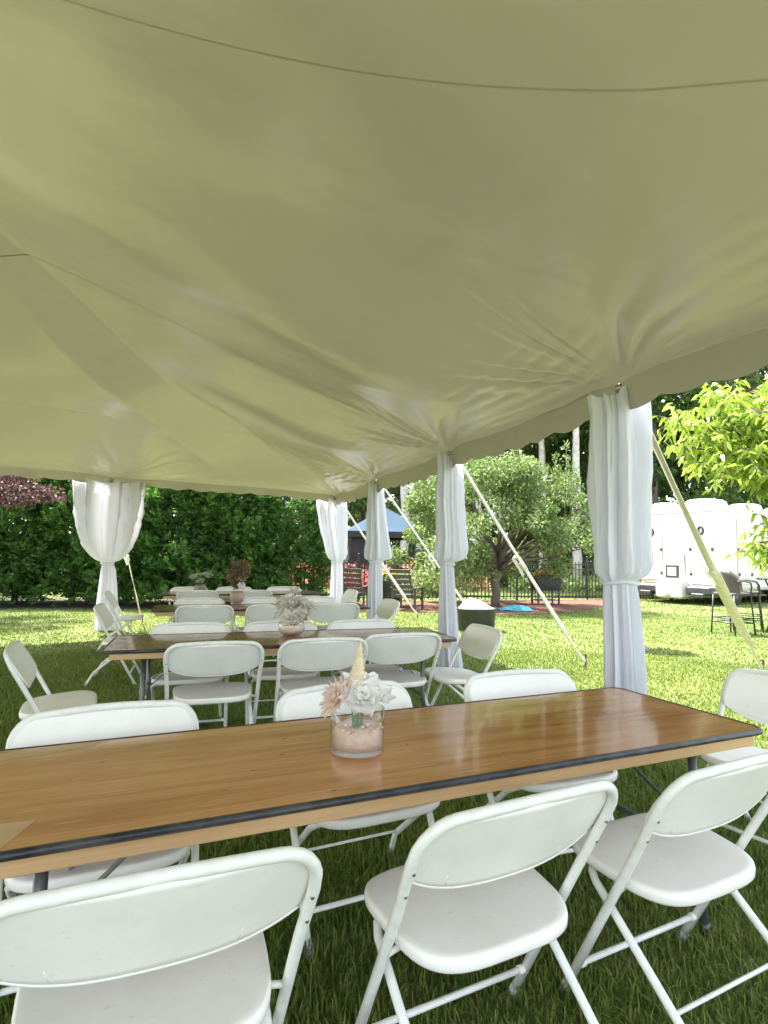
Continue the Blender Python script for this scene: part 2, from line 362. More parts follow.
# lawn: individual blades, thicker on the ground near the camera
rng = np.random.default_rng(3)
def blades(n, r0, r1, a0, a1, hgt, wid):
    r = np.sqrt(rng.uniform(r0*r0, r1*r1, n)); th = rng.uniform(a0, a1, n)
    P = np.stack([r*np.sin(th), r*np.cos(th), np.zeros(n)], 1)
    cl = rng.normal(size=(n, 2))*.02*r[:, None]/3
    P[:, :2] += cl
    keep = ~inside(P, MULCH) & ~inside(P, [(-14, 13.0), (-1.6, 14.4), (-1.7, 17), (-14, 16.5)]) & ~inside(P, [(9.0, 11.6), (7.4, 10.9), (8.0, 10.0), (12, 10.0), (12, 12.2)])
    P = P[keep]; n = len(P)
    clump = .85+.15*np.sin(P[:, 0]*2.3+1.1)*np.sin(P[:, 1]*2.9+.4)+.12*np.sin(P[:, 0]*7.7+P[:, 1]*5.1)
    h = hgt*rng.uniform(.45, 1.15, n)*clump; w_ = wid*rng.uniform(.7, 1.3, n)
    az = rng.uniform(0, 2*np.pi, n); lean = rng.uniform(.1, .85, n)
    d = np.stack([np.cos(az), np.sin(az)], 1); s = np.stack([-d[:, 1], d[:, 0], np.zeros(n)], 1)*w_[:, None]*.5
    m1 = P+np.concatenate([d*(h*lean*.35)[:, None], (h*.6)[:, None]], 1)
    tp = P+np.concatenate([d*(h*lean*1.0)[:, None], (h*(1-.35*lean))[:, None]], 1)
    V = np.stack([P-s, P+s, m1+s*.8, m1-s*.8, tp+s*.12, tp-s*.12], 1).reshape(-1, 3)
    base = np.arange(n)[:, None]*6
    Fq = np.concatenate([base+np.array([[0, 1, 2, 3]]), base+np.array([[3, 2, 4, 5]])], 0)
    return V, Fq
parts = [blades(52000, .55, 2.7, -1.1, 1.1, .082, .0052), blades(90000, 2.7, 5, -.95, .95, .08, .0065), blades(110000, 5, 9, -.85, .85, .05, .009),
         blades(110000, 9, 16, -.8, .85, .04, .014), blades(50000, 16, 30, -.75, .8, .045, .03)]
off = 0; VV = []; FF = []
for V, Fq in parts: VV.append(V); FF.append(Fq+off); off += len(V)
go = npmesh('lawn_grass', np.concatenate(VV), np.concatenate(FF), M['grass'])
tag(go, 'short mown green grass of the lawn', 'grass', kind='stuff')

# ------------------------------------------------------------------ tent
H = 2.708; SP = 2.988
P1 = Vector((1.7468, 4.2299, 0))
A0 = P1.dot(A2); B0 = P1.dot(B2)
def tb(t, s): return A2*(A0-t)+B2*s                 # t: metres in from the right eave, s: metres along it
S_BACK = B0+3*SP
def sback(t): return S_BACK-.314*t
PL = Vector((-4.79, 10.06, 0))
poles_ts = [(0, B0-2*SP), (0, B0-SP), (0, B0), (0, B0+SP), (0, B0+2*SP), (0, B0+3*SP), (4.36, 11.06), (8.6, sback(8.6)), (12.3, sback(12.3))]
T_W = 12.4
def rise(t, s):
    d = np.maximum(sback(t)-s, 0)/1.0; tt = np.minimum(t, T_W-t); tt = np.maximum(tt, 0)
    x1 = tt/6.2; x2 = d/6.0
    z1 = 2.35*x1**1.12; z2 = 2.35*x2**1.12
    z = np.minimum(z1, z2)
    # valley between the panels, from the middle of the back edge to the peak
    ct, cs = 2.0, sback(2.0); et, es = 6.2, S_BACK-1.95-6.0; ll = (et-ct)**2+(es-cs)**2
    k = np.clip(((t-ct)*(et-ct)+(s-cs)*(es-cs))/ll, 0, 1); dd = np.hypot(t-ct-k*(et-ct), s-cs-k*(es-cs))
    z = z-.20*np.exp(-dd/.5)*np.sin(np.pi*np.clip(k, 0, .9)/.95+.0)
    # the sheet is pulled up in folds running from every second pole to the ridge
    ph = (s-B0)/SP
    z = z-.16*np.sin(np.pi*ph)**2*np.clip(tt/1.5, 0, 1)*(d > 2)
    return z
def sheet_z(t, s):
    t = np.asarray(t, float); s = np.asarray(s, float)
    z = H+rise(t, s)
    for k, (pt, ps) in enumerate(poles_ts):
        dx = t-pt; dy = s-ps; r = np.hypot(dx, dy); th = np.arctan2(dy, dx+1e-6)
        amp = .034*np.exp(-((r-.55)/.55)**2)*np.clip(r/.25, 0, 1)
        z = z+amp*(1-2*np.abs(np.sin(th*14+k*1.7+.8*np.sin(r*4+k)))**.7)*(.5+.5*np.sin(th*7+k))
        z = z-.05*np.exp(-r/.16)
    # long thin creases that follow the eave
    e = np.exp(-(np.minimum(t, 3)/.6)**2)*.02
    z = z+e*.8*(1-2*np.abs(np.sin(t*21+np.sin(s*2.1)*1.6+s*1.5))**.7)*np.sin(s*1.05+.4)**2
    # the free edge between the poles hangs slightly
    ph = (s-B0)/SP
    z = z-.055*np.sin(np.pi*ph)**2*np.exp(-t/.5)
    return z
tent = empty('frame_tent_canopy', (P1.x, P1.y, 0))
tag(tent, 'large cream vinyl party tent roof stretched overhead over the tables', 'tent')
tent_off = Vector((P1.x, P1.y, 0))
tcol = np.concatenate([np.arange(0, 1.6, .022), np.arange(1.6, 7, .06), np.arange(7, T_W+.01, .16)])
ns = 560
u = np.linspace(0, 1, ns)
tg, ug = np.meshgrid(tcol, u, indexing='ij')
s0 = B0-2*SP
sg = s0+ug*(sback(tg)-s0)
zg = sheet_z(tg, sg)
X = A2.x*(A0-tg)+B2.x*sg-tent_off.x; Y = A2.y*(A0-tg)+B2.y*sg-tent_off.y
V = np.stack([X, Y, zg], -1).reshape(-1, 3); nt_, ns_ = tg.shape
idx = np.arange(nt_*ns_).reshape(nt_, ns_)
Fq = np.stack([idx[:-1, :-1], idx[1:, :-1], idx[1:, 1:], idx[:-1, 1:]], -1).reshape(-1, 4)
npmesh('roof_sheet', V, Fq, M['vinyl'], tent, True)
# valance: scalloped skirt below the edge, right side and back
def valance(path, drop=.245):
    d = 0; vs = []; rows = 5; acc = []
    for i, (t, s) in enumerate(path):
        if i: d += math.hypot(path[i][0]-path[i-1][0], path[i][1]-path[i-1][1])
        acc.append(d)
    for (t, s), d in zip(path, acc):
        p = tb(t, s)-tent_off; z0 = float(sheet_z(t, s))
        dd = drop-.034*(1-abs(math.sin(math.pi*d/.40)))+.006*math.sin(d*9)
        for k in range(rows):
            q = k/(rows-1); wob = .008*q*math.sin(d*7+1)+.005*q*math.sin(d*17)
            o_ = .010*q+wob*q; dr = A2 if path is RP else B2
            vs.append((p.x+dr.x*o_, p.y+dr.y*o_, z0+.002-dd*q))
    n = len(path)
    fs = [[i*rows+k, i*rows+k+1, (i+1)*rows+k+1, (i+1)*rows+k] for i in range(n-1) for k in range(rows-1)]
    mb = MB(); mb.add(vs, fs); return mb
RP = [(0, s) for s in np.arange(s0, S_BACK+.001, .035)]
valance(RP).build('valance', M['vinyl'], tent)
BP = [(t, sback(t)) for t in np.arange(0, T_W, .05)]
valance(BP, .16).build('valance', M['vinyl'], tent)
M['seam_tape'] = simple('seam_tape', (.52, .49, .38), (.46, .43, .33), 3, .4)
def seam(pts, wdt=.035, n=160):
    """welded seam strip that follows the sheet"""
    pts = np.array(pts, float); q = np.linspace(0, len(pts)-1, n); t = np.interp(q, range(len(pts)), pts[:, 0]); s = np.interp(q, range(len(pts)), pts[:, 1])
    mb = MB(); vs = []
    for i in range(n):
        j = min(i+1, n-1); k = max(i-1, 0); dx, dy = t[j]-t[k], s[j]-s[k]; l = math.hypot(dx, dy); ox, oy = -dy/l*wdt/2, dx/l*wdt/2
        for sg_ in (-1, 1):
            tt, ss = t[i]+ox*sg_, s[i]+oy*sg_; p = tb(tt, ss)-tent_off
            vs.append((p.x, p.y, float(sheet_z(tt, ss))-.0015))
    mb.add(vs, [[i*2, i*2+1, i*2+3, i*2+2] for i in range(n-1)]); return mb
seam([(.05+.0*q+5.6*q/40, 0.45+3.1*(1-(1-q/40)**1.5)) for q in range(41)], .008).build('seam', M['seam_tape'], tent)
seam([(.15, B0+SP), (3.1, B0+SP+.02), (6.1, B0+SP)], .012).build('seam', M['vinyl'], tent)
# hem rope along the edge
if 0: mb = MB(); mb.tube([tuple(tb(.01, s)-tent_off+Vector((0, 0, float(sheet_z(0, s))-.004))) for s in np.arange(s0, S_BACK, .06)], .008, 6); mb.build('hem_rope', M['vinyl'], tent)

def pole(p, label, h=H, mt='alu'):
    e = empty('tent_pole', (p.x, p.y, 0)); tag(e, label, 'tent pole', 'side poles of the tent')
    mb = MB(); mb.tube([(0, 0, .02), (0, 0, h-.06)], .024, 14); mb.build('shaft', M['alu'], e)
    mb = MB(); mb.lathe([(.05, 0), (.05, .012), (.028, .02), (.028, .05)], n=16); mb.build('foot_plate', M['alu'], e)
    mb = MB(); mb.lathe([(.03, h-.10), (.03, h-.055), (.008, h-.05), (.008, h-.01)], n=12); mb.build('top_pin', M['alu'], e)
    return e
def curtain(p, rz, levels, label, seed, nf=11, tilt=0.0, sheer=.0):
    """cloth wrapped round a pole: levels = (z, width, depth, x offset)"""
    e = empty('pole_curtain', (p.x, p.y, 0), rz); tag(e, label, 'curtain', 'curtains tied round the tent poles')
    rg = random.Random(seed); n = 220
    zs = [l[0] for l in levels]; z0, z1 = zs[0], zs[-1]; K = 120
    ph = [rg.uniform(0, 6.28) for _ in range(8)]
    def prof(z, i):
        return float(np.interp(-z, [-q for q in zs], [l[i] for l in levels]))
    tie = [l[0] for l in levels if len(l) > 4][0]
    def mk(za, zb, nm, kk, over):
        rows = []
        for i in range(kk+1):
            z = za+(zb-za)*i/kk; w_ = prof(z, 1)/2*(.9 if over else .84); d_ = prof(z, 2)/2; cx = prof(z, 3)
            row = []
            near = math.exp(-abs(z-tie)/.10)
            for j in range(n):
                a = 2*math.pi*j/n
                fold = math.sin(nf*a+ph[0]+.5*math.sin(z*2+ph[1]))*.5+math.sin((nf*1.7//1)*a+ph[2]+.6*math.sin(z*1.6))*.28+math.sin(3*a+ph[3]+z*.8)*.22
                fold = 1-2*abs(math.sin(.5*(nf*a+ph[0]+.7*math.sin(z*1.9+ph[1]))))**.8+.42*(1-2*abs(math.sin(.5*((nf*2+3)*a+ph[2]+.9*math.sin(z*1.6))))**.7)+.3*math.sin(3*a+ph[3]+z*.8)-.2
                amp = .23*(1-.45*near) + (.10 if over else 0.02)*max(0, (z-z0+.5)) 
                rr = 1+amp*fold*(1.3 if abs(math.sin(a)) > .5 else .8)
                x = cx+w_*rr*math.copysign(abs(math.cos(a))**.8, math.cos(a)); y = d_*rr*math.copysign(abs(math.sin(a))**.8, math.sin(a))
                zz = z+tilt*x*max(0, (z-(z0-.5))/.5)
                if i == 0 and over: zz += .03*fold
                row.append((x, y, zz))
            rows.append(row)
        mb = MB(); mb.rings(rows, False, False)
        # turned-in hem
        return mb.build(nm, M['cloth'], e)
    mk(z0, tie+.0, 'upper_drape', 90, True)
    mk(tie-.004, z1, 'lower_drape', 60, False)
    w_ = prof(tie, 1)/2; d_ = prof(tie, 2)/2; cx = prof(tie, 3)
    mb = MB(); ring = [(cx+(w_*1.03)*math.cos(a), (d_*1.05)*math.sin(a), tie-.012+.006*math.sin(3*a)) for a in np.linspace(0, 2*math.pi, 40)]
    mb.tube(ring, .013, 8, False); mb.build('tie_band', M['cloth'], e)
    return e
p_ = [P1+B2*SP*i for i in range(-1, 4)]
pole(p_[1], 'nearest silver tent pole, inside the large white curtain at right')
pole(p_[2], 'second silver tent pole, inside the slim curtain above the tub')
pole(p_[3], 'third silver tent pole of the right row, in front of the blue gazebo')
pole(p_[4], 'farthest silver tent pole at the back corner of the tent')
pole(PL, 'silver tent pole at left in front of the tall hedge')
curtain(p_[1], YP-.35, [(2.60, .46, .15, .01), (2.45, .44, .20, .02), (2.1, .46, .23, .02), (1.8, .44, .24, .01), (1.5, .41, .25, 0), (1.33, .42, .27, 0), (1.25, .39, .25, -.01), (1.215, .30, .19, -.02), (1.20, .26, .16, -.02, 1), (1.1, .275, .17, -.02), (.6, .30, .20, -.01), (.04, .35, .25, .0)],
        'largest white curtain gathered round the nearest tent pole, hanging past the table end', 3, 9, .16)
curtain(p_[2], YP-.1, [(2.62, .31, .13, -.02), (2.45, .33, .18, 0), (2.0, .36, .22, .0), (1.6, .38, .24, .03), (1.42, .43, .26, .03), (1.33, .40, .24, .01), (1.30, .24, .16, -.02), (1.28, .18, .12, -.03, 1), (1.1, .20, .14, -.02), (.5, .26, .18, .0), (.03, .33, .24, .03)],
        'slim white curtain on the second pole, bloused above its tie, beside the black tub', 5, 8, 0)
curtain(p_[3], YP, [(2.60, .27, .13, .0), (2.4, .30, .18, 0), (2.0, .36, .22, .02), (1.6, .42, .24, .06), (1.37, .50, .26, .07), (1.30, .48, .22, .07), (1.28, .28, .16, .02), (1.26, .24, .12, .02, 1), (1.1, .26, .14, .02), (.5, .28, .18, .02), (.03, .34, .24, .03)],
        'white curtain on the third pole, wide above its tie, in front of the blue gazebo', 8, 8, 0)
curtain(p_[4], YP, [(2.60, .66, .14, -.08), (2.4, .68, .18, -.06), (2.0, .64, .2, -.02), (1.7, .56, .22, .02), (1.4, .50, .24, .05), (1.28, .40, .2, .07), (1.24, .28, .16, .07), (1.22, .25, .12, .07, 1), (1.1, .27, .14, .07), (.5, .30, .18, .06), (.03, .34, .22, .05)],
        'farthest white curtain, at the back corner by the end of the hedge', 12, 9, 0)
curtain(PL, YP+.2, [(2.60, 1.18, .12, -.06), (2.4, 1.16, .16, -.05), (2.0, 1.12, .2, -.05), (1.7, 1.0, .22, -.04), (1.45, .82, .24, -.03), (1.3, .60, .22, .0), (1.23, .42, .2, 0), (1.19, .24, .14, .0), (1.18, .2, .12, .0, 1), (1.05, .26, .14, .02), (.5, .36, .18, .03), (.03, .44, .22, .05)],
        'wide tulip-shaped white curtain on the left pole in front of the hedge', 15, 9, 0)

def strap(p, q, label, sag=.05, wdt=.055, flap=None):
    """flat webbing from the pole head to a ground stake"""
    e = empty('guy_strap', (q.x, q.y, 0)); tag(e, label, 'guy strap', 'straps staked to the lawn')
    p0 = Vector((p.x, p.y, H-.12))-Vector((q.x, q.y, 0)); q0 = Vector((0, 0, .06)); n = 50
    d = (q0-p0); hd = Vector((-d.y, d.x, 0)).normalized()
    fr = []; mb = MB(); vs = []
    for i in range(n+1):
        k = i/n; c = p0.lerp(q0, k); c.z -= sag*math.sin(math.pi*k)
        tw = (.25 if wdt > .06 else 1.1)+.3*math.sin(k*8)
        ax = (hd*math.cos(tw)+d.normalized().cross(hd)*math.sin(tw))
        ww = wdt*(1.25 if .5 < k < .86 else .8)*(1 if k < .86 else .6)/2
        nn = ax.cross(d.normalized())*.005
        vs += [c-ax*ww-nn, c+ax*ww-nn, c+ax*ww+nn, c-ax*ww+nn]
    fs = [[i*4+k, i*4+(k+1) % 4, (i+1)*4+(k+1) % 4, (i+1)*4+k] for i in range(n) for k in range(4)]
    mb.add(vs, fs); mb.build('webbing', M['strap'], e)
    mb = MB(); mb.tube([p0.lerp(q0, .84)-Vector((0, 0, sag*.45)), p0.lerp(q0, .93)-Vector((0, 0, sag*.2)), q0+Vector((0, 0, .02)), q0+Vector((.03, 0, .05))], .012, 8); mb.build('rope_end', M['strap'], e)
    c = p0.lerp(q0, .52); c.z -= sag
    mb = MB(); mb.box(c, (.05, .05, .12), d.to_track_quat('Z', 'Y').to_matrix(), .008); mb.build('ratchet', M['strap'], e)
    mb = MB(); pts = [c, c+Vector((-.05, 0, .10)), c+Vector((-.11, .01, .13)), c+Vector((-.13, .02, .10)), c+Vector((-.05, .01, -.02)), c+Vector((0.0, 0, -.12))]
    vs = []
    for q_ in pts: vs += [q_+Vector((-.012, 0, -.02)), q_+Vector((.012, 0, .02))]
    mb.add(vs, [[i*2, i*2+1, i*2+3, i*2+2] for i in range(len(pts)-1)]); mb.build('loose_tail', M['strap'], e)
    mb = MB(); mb.tube([(0.02, 0, .16), (0, 0, -.1)], .013, 8); mb.lathe([(.024, .155), (.024, .175), (.01, .18)], n=10); mb.build('stake', M['stake'], e)
    return e
strap(p_[1]+A2*.12, Vector((4.57, 7.06, 0)), 'nearest cream strap running down to the right, crossing in front of the white trailer', .05, .085)
strap(p_[2]+A2*.1, Vector((2.52, 7.30, 0)), 'cream strap from the second pole, crossing in front of the crabapple tree', .02)
strap(p_[3]+A2*.1, Vector((1.9, 11.52, 0)), 'thin cream strap from the third pole, passing behind the slim curtain', .02)
strap(p_[4]+A2*.1, Vector((.76, 12.85, 0)), 'cream strap from the farthest pole, staked near the brown patio chairs', .02)
strap(PL+B2*.05, Vector((-4.62, 11.2, 0)), 'yellowish strap behind the left curtain, in front of the hedge', .02)

# ------------------------------------------------------------------ folding tables
def folding_table(FR, yaw, Lt, Wt, mt, label, z=.734, ends=True):
    """FR: ground point under the near right corner"""
    ctr = Vector(FR)+Vector((-math.cos(yaw), -math.sin(yaw), 0))*Lt/2+Vector((-math.sin(yaw), math.cos(yaw), 0))*Wt/2
    e = empty('folding_table', (ctr.x, ctr.y, 0), yaw); tag(e, label, 'table', 'wooden folding banquet tables')
    out = roundrect(Lt/2-.008, Wt/2-.008, .05); mb = MB()
    rings = [[(x*k, y*k2, zz) for x, y in out] for zz, k, k2 in ((z-.019, 1, 1), (z-.002, 1, 1), (z, 1-.004/Lt, 1-.004/Wt))]
    mb.rings(rings, True, True, False); mb.build('table_top', mt, e)
    o2 = roundrect(Lt/2, Wt/2, .055, 8); mb = MB(); prof = [(-.006, -.016), (.003, -.018), (.0085, -.014), (.010, -.008), (.0085, -.002), (.003, .0018), (-.004, .0022), (-.0045, .0008)]
    nn = len(o2); cen = []
    for i in range(nn):
        x0, y0 = o2[i-1]; x1, y1 = o2[(i+1) % nn]; dx, dy = x1-x0, y1-y0; l = math.hypot(dx, dy); nx, ny = dy/l, -dx/l
        cen.append([(o2[i][0]+nx*(pr-.006), o2[i][1]+ny*(pr-.006), z+pz) for pr, pz in prof])
    k = len(prof); vs = [p for r in cen for p in r]
    mb.add(vs, [[i*k+j, ((i+1) % nn)*k+j, ((i+1) % nn)*k+j+1, i*k+j+1] for i in range(nn) for j in range(k-1)]); mb.build('edge_band', M['rubber'], e)
    mb = MB(); ah = .037; zc = z-.0245-ah/2
    ins = .022
    for sy in (-1, 1): mb.box((0, sy*(Wt/2-ins-.01), zc), (Lt-.10, .02, ah), bev=.002)
    for sx in (-1, 1): mb.box((sx*(Lt/2-.06), 0, zc), (.02, Wt-.09, ah), bev=.002)
    mb.build('apron', M['pine'], e)
    for x in (-Lt*.25, 0, Lt*.25):
        mb = MB(); mb.box((x, 0, zc+.003), (.05, Wt-.09, ah-.008), bev=.002); mb.build('cross_batten', M['pine'], e)
    for sx in (-1, 1):
        x0 = sx*(Lt/2-.25)
        for sy in (-1, 1):
            mb = MB(); y0 = sy*(Wt/2-.13)
            mb.tube([(x0, y0, z-.035), (x0+sx*.005, y0+sy*.01, .3), (x0+sx*.01, y0+sy*.03, .012)], .0155, 12)
            mb.lathe([(.019, .006), (.02, .03), (.017, .045)], (x0+sx*.01, y0+sy*.03, 0), 12)
            mb.build('leg', M['grey_steel'], e)
        mb = MB(); mb.tube([(x0, -Wt/2+.12, .30), (x0, Wt/2-.12, .30)], .012, 10); mb.build('leg_crossbar', M['grey_steel'], e)
        mb = MB(); mb.tube([(x0, -Wt/2+.06, z-.04), (x0, Wt/2-.06, z-.04)], .013, 10); mb.build('leg_crossbar', M['grey_steel'], e)
        for dy in (-.13, .13):
            mb = MB(); p0 = Vector((x0+sx*.0, dy, .42)); p1 = Vector((x0-sx*.30, dy, z-.05)); d = p1-p0
            mb.box((p0+p1)/2, (.028, .005, d.length), d.to_track_quat('Z', 'Y').to_matrix(), .001)
            mb.tube([p0+Vector((0, -.012, 0)), p0+Vector((0, .012, 0))], .007, 8); mb.build('brace', M['grey_steel'], e)
    return e
T1 = folding_table((1.448, 2.2115, 0), .4066, 2.62, .744, M['top1'], 'nearest table, honey varnished plywood with black edge, holding the glass vase of white rose')
T2 = folding_table((.5842, 4.46, 0), .3056, 2.486, .744, M['top2'], 'second table back, dark brown top holding the round glass bowl of white blooms')
T3 = folding_table((-.1407, 7.05, 0), .3056, 2.486, .744, M['top2'], 'third table back, holding the tall dried arrangement')
T4 = folding_table((-.97, 9.45, 0), .3056, 2.486, .744, M['top3'], 'farthest table, in front of the hedge, holding the smallest white arrangement')
# pale patches at the left end of the nearest table are worn corners of the veneer
M['worn'] = mat_wood('worn_veneer', [(.52, .33, .17), (.60, .40, .22), (.47, .29, .14)], .4, False)
mb = MB(); mb.add([(-1.30, -.33, .7345), (-1.13, -.35, .7345), (-1.08, -.22, .7345), (-1.30, -.20, .7345)], [[0, 1, 2, 3]], False); mb.build('worn_patch', M['worn'], T1)
mb = MB(); mb.add([(-1.26, .33, .7345), (-1.08, .355, .7345), (-.95, .355, .7345), (-1.0, .30, .7345), (-1.30, .25, .7345)], [[4-i for i in range(5)]], False)
mb.build('worn_patch', M['worn'], T1)

# ------------------------------------------------------------------ folding chairs
CW = .60
def make_chair():
    e = empty('folding_chair'); hw = CW/2; rt_ = .0135
    yf, yb, zt = .21, -.22, .80
    def P(x, z):    # point on the tilted plane of the long tubes
        return (x, yf+(yb-yf)*(z/zt)-.03*max(0, (z-.45))*0, z)
    pts = [P(-hw*.93, .012), P(-hw*.95, .30), P(-hw*.97, .55), P(-hw, .68)]
    for k in range(1, 7):
        a = math.pi-math.pi/2*k/6; pts.append(P(-hw+.085+.085*math.cos(a), .70+.088*math.sin(a)))
    left = pts; right = [(-x, y, z) for x, y, z in reversed(pts)]
    # bow of the top bar: corners forward of the middle
    path = left+[(x, pts[-1][1]-.012*(1-(x/.2)**2), pts[-1][2]+.008*(1-(x/.2)**2)) for x in (-.12, -.05, .05, .12)]+right
    mb = MB(); mb.tube(path, rt_, 12); mb.build('long_frame', M['frame'], e)
    # back shell: dished panel set in the hoop, lower edge bowed
    mb = MB(); nu, nv = 28, 12; W_ = hw-.002
    def shell(u, v, off):    # u -1..1, v 0 bottom..1 top
        top = .788; 
        bot = .575+.055*abs(u)**3.2 - .006
        zz = bot+(top-bot)*v
        halfw = W_
        cr = .085
        if zz > top-cr: halfw = W_-cr+math.sqrt(max(0, cr*cr-(zz-(top-cr))**2))
        if v < .25: halfw = W_-.018*(1-v/.25)**2
        x = u*halfw
        dish = -.032*(1-(x/W_)**2)
        y = P(0, zz)[1]+.014+dish+off+ .010*(1-v)**2
        return (x, y, zz)
    fr = [shell(-1+2*i/nu, j/nv, .004) for j in range(nv+1) for i in range(nu+1)]
    bk = [shell(-1+2*i/nu, j/nv, -.004) for j in range(nv+1) for i in range(nu+1)]
    o = len(fr); w1 = nu+1
    fs = [[j*w1+i, (j+1)*w1+i, (j+1)*w1+i+1, j*w1+i+1] for j in range(nv) for i in range(nu)]
    fs += [[o+j*w1+i, o+j*w1+i+1, o+(j+1)*w1+i+1, o+(j+1)*w1+i] for j in range(nv) for i in range(nu)]
    fs += [[i, i+1, o+i+1, o+i] for i in range(nu)]+[[nv*w1+i+1, nv*w1+i, o+nv*w1+i, o+nv*w1+i+1] for i in range(nu)]
    fs += [[(j+1)*w1, j*w1, o+j*w1, o+(j+1)*w1] for j in range(nv)]+[[j*w1+nu, (j+1)*w1+nu, o+(j+1)*w1+nu, o+j*w1+nu] for j in range(nv)]
    mb.add(fr+bk, fs)
    # rolled lip over the tube along the top and lower edge
    lip = [shell(-1+2*i/30, 1, .004) for i in range(31)]
    mb.tube([(x*1.0, y+.000, z+.004) for x, y, z in lip], .008, 8)
    mb.tube([shell(-1+2*i/30, 0, 0) for i in range(31)], .0055, 8)
    for u_ in (-.62, .55): mb.tube([(shell(u_, v_, -.0035)) for v_ in (.04, .12, .2)], .0013, 6)
    b = mb.build('backrest', M['plastic'], e)
    for sx in (-1, 1):
        for zz in (.665, .60):
            mb = MB(); x, y, z_ = P(sx*(hw-.001), zz); mb.tube([(x-sx*.004, y-.0158, z_), (x-sx*.004, y-.011, z_)], .0042, 10)
            mb.build('rivet', M['rivet'], b)
    # seat: rounded, dished, with turned-down edge
    mb = MB(); n = 56
    def outline(k):
        o_ = []
        for i in range(n):
            a = 2*math.pi*i/n; c, s_ = math.cos(a), math.sin(a)
            x = math.copysign(abs(c)**.52, c)*(hw-.045); y = math.copysign(abs(s_)**.58, s_)*.205
            x *= 1+.06*(y/.205)
            o_.append((x*k, y*k+.055))
        return o_
    def zt_(x, y): return .447-.010*(1-(x/.26)**2)*(1-((y-.055)/.21)**2)+.012*(y-.055)/.2-.010*max(0, (y-.055)/.2)**3
    rings = []
    for k, dz in ((.90, -.030), (.975, -.036), (.995, -.030), (1.0, -.014), (.99, -.004), (.965, 0), (.9, 0), (.7, 0), (.45, 0), (.2, 0), (.02, 0)):
        rings.append([(x, y, zt_(x, y)+dz) for x, y in outline(k)])
    mb.rings(rings, True, True); mb.build('seat', M['plastic'], e)
    # rear leg hoop folded under the seat
    hr = hw-.052; mb = MB()
    lp = [(-hr*1.03, -.265, .012), (-hr*1.03, -.235, .06), (-hr, -.19, .14), (-hr, .10, .375)]
    bend = [(-hr+.01, .125, .393), (-hr+.035, .14, .402), (-hr+.08, .145, .405)]
    path = lp+bend+[(-x, y, z) for x, y, z in reversed(lp+bend)]
    mb.tube(path, .0122, 12); mb.build('rear_leg_frame', M['frame'], e)
    mb = MB(); x, y, z_ = P(hw*.94, .115); mb.tube([(-x, y, z_), (x, y, z_)], .009, 10)
    for sx in (-1, 1): mb.tube([(sx*(x-.03), y, z_), (sx*(x-.002), y, z_)], .0125, 10)
    mb.build('front_stretcher', M['frame'], e)
    mb = MB(); mb.tube([(-hr, -.16, .165), (hr, -.16, .165)], .006, 8); mb.build('rear_stretcher', M['frame'], e)
    for sx in (-1, 1):
        mb = MB(); x, y, z_ = P(sx*hw*.955, .40); mb.tube([(x, y, z_), (sx*(hr-.02), y+.01, z_+.005)], .008, 8)
        mb.build('seat_bracket', M['frame'], e)
    for sx in (-1, 1):
        mb = MB(); mb.tube([P(sx*hw*.93, .0), P(sx*hw*.93, .035)], .0165, 12); mb.build('foot_cap', M['cap'], e)
        mb = MB(); mb.tube([(sx*hr*1.03, -.268, .0), (sx*hr*1.03, -.249, .035)], .0152, 12); mb.build('foot_cap', M['cap'], e)
    return e
chair0 = make_chair(); used = [False]
GRP = 'white folding chairs at the tables'
def put_chair(x, y, yaw, side, label):
    """x, y: ground point below the top of the backrest"""
    rz = {'near': yaw, 'far': yaw+math.pi, 'right': yaw+math.pi/2, 'left': yaw-math.pi/2}[side]
    c = chair0 if not used[0] else copy_tree(chair0); used[0] = True
    fwd = Vector((-math.sin(rz), math.cos(rz), 0))
    c.location = Vector((x, y, 0))+fwd*.22; c.rotation_euler = (0, 0, rz)
    tag(c, label, 'chair', GRP); return c
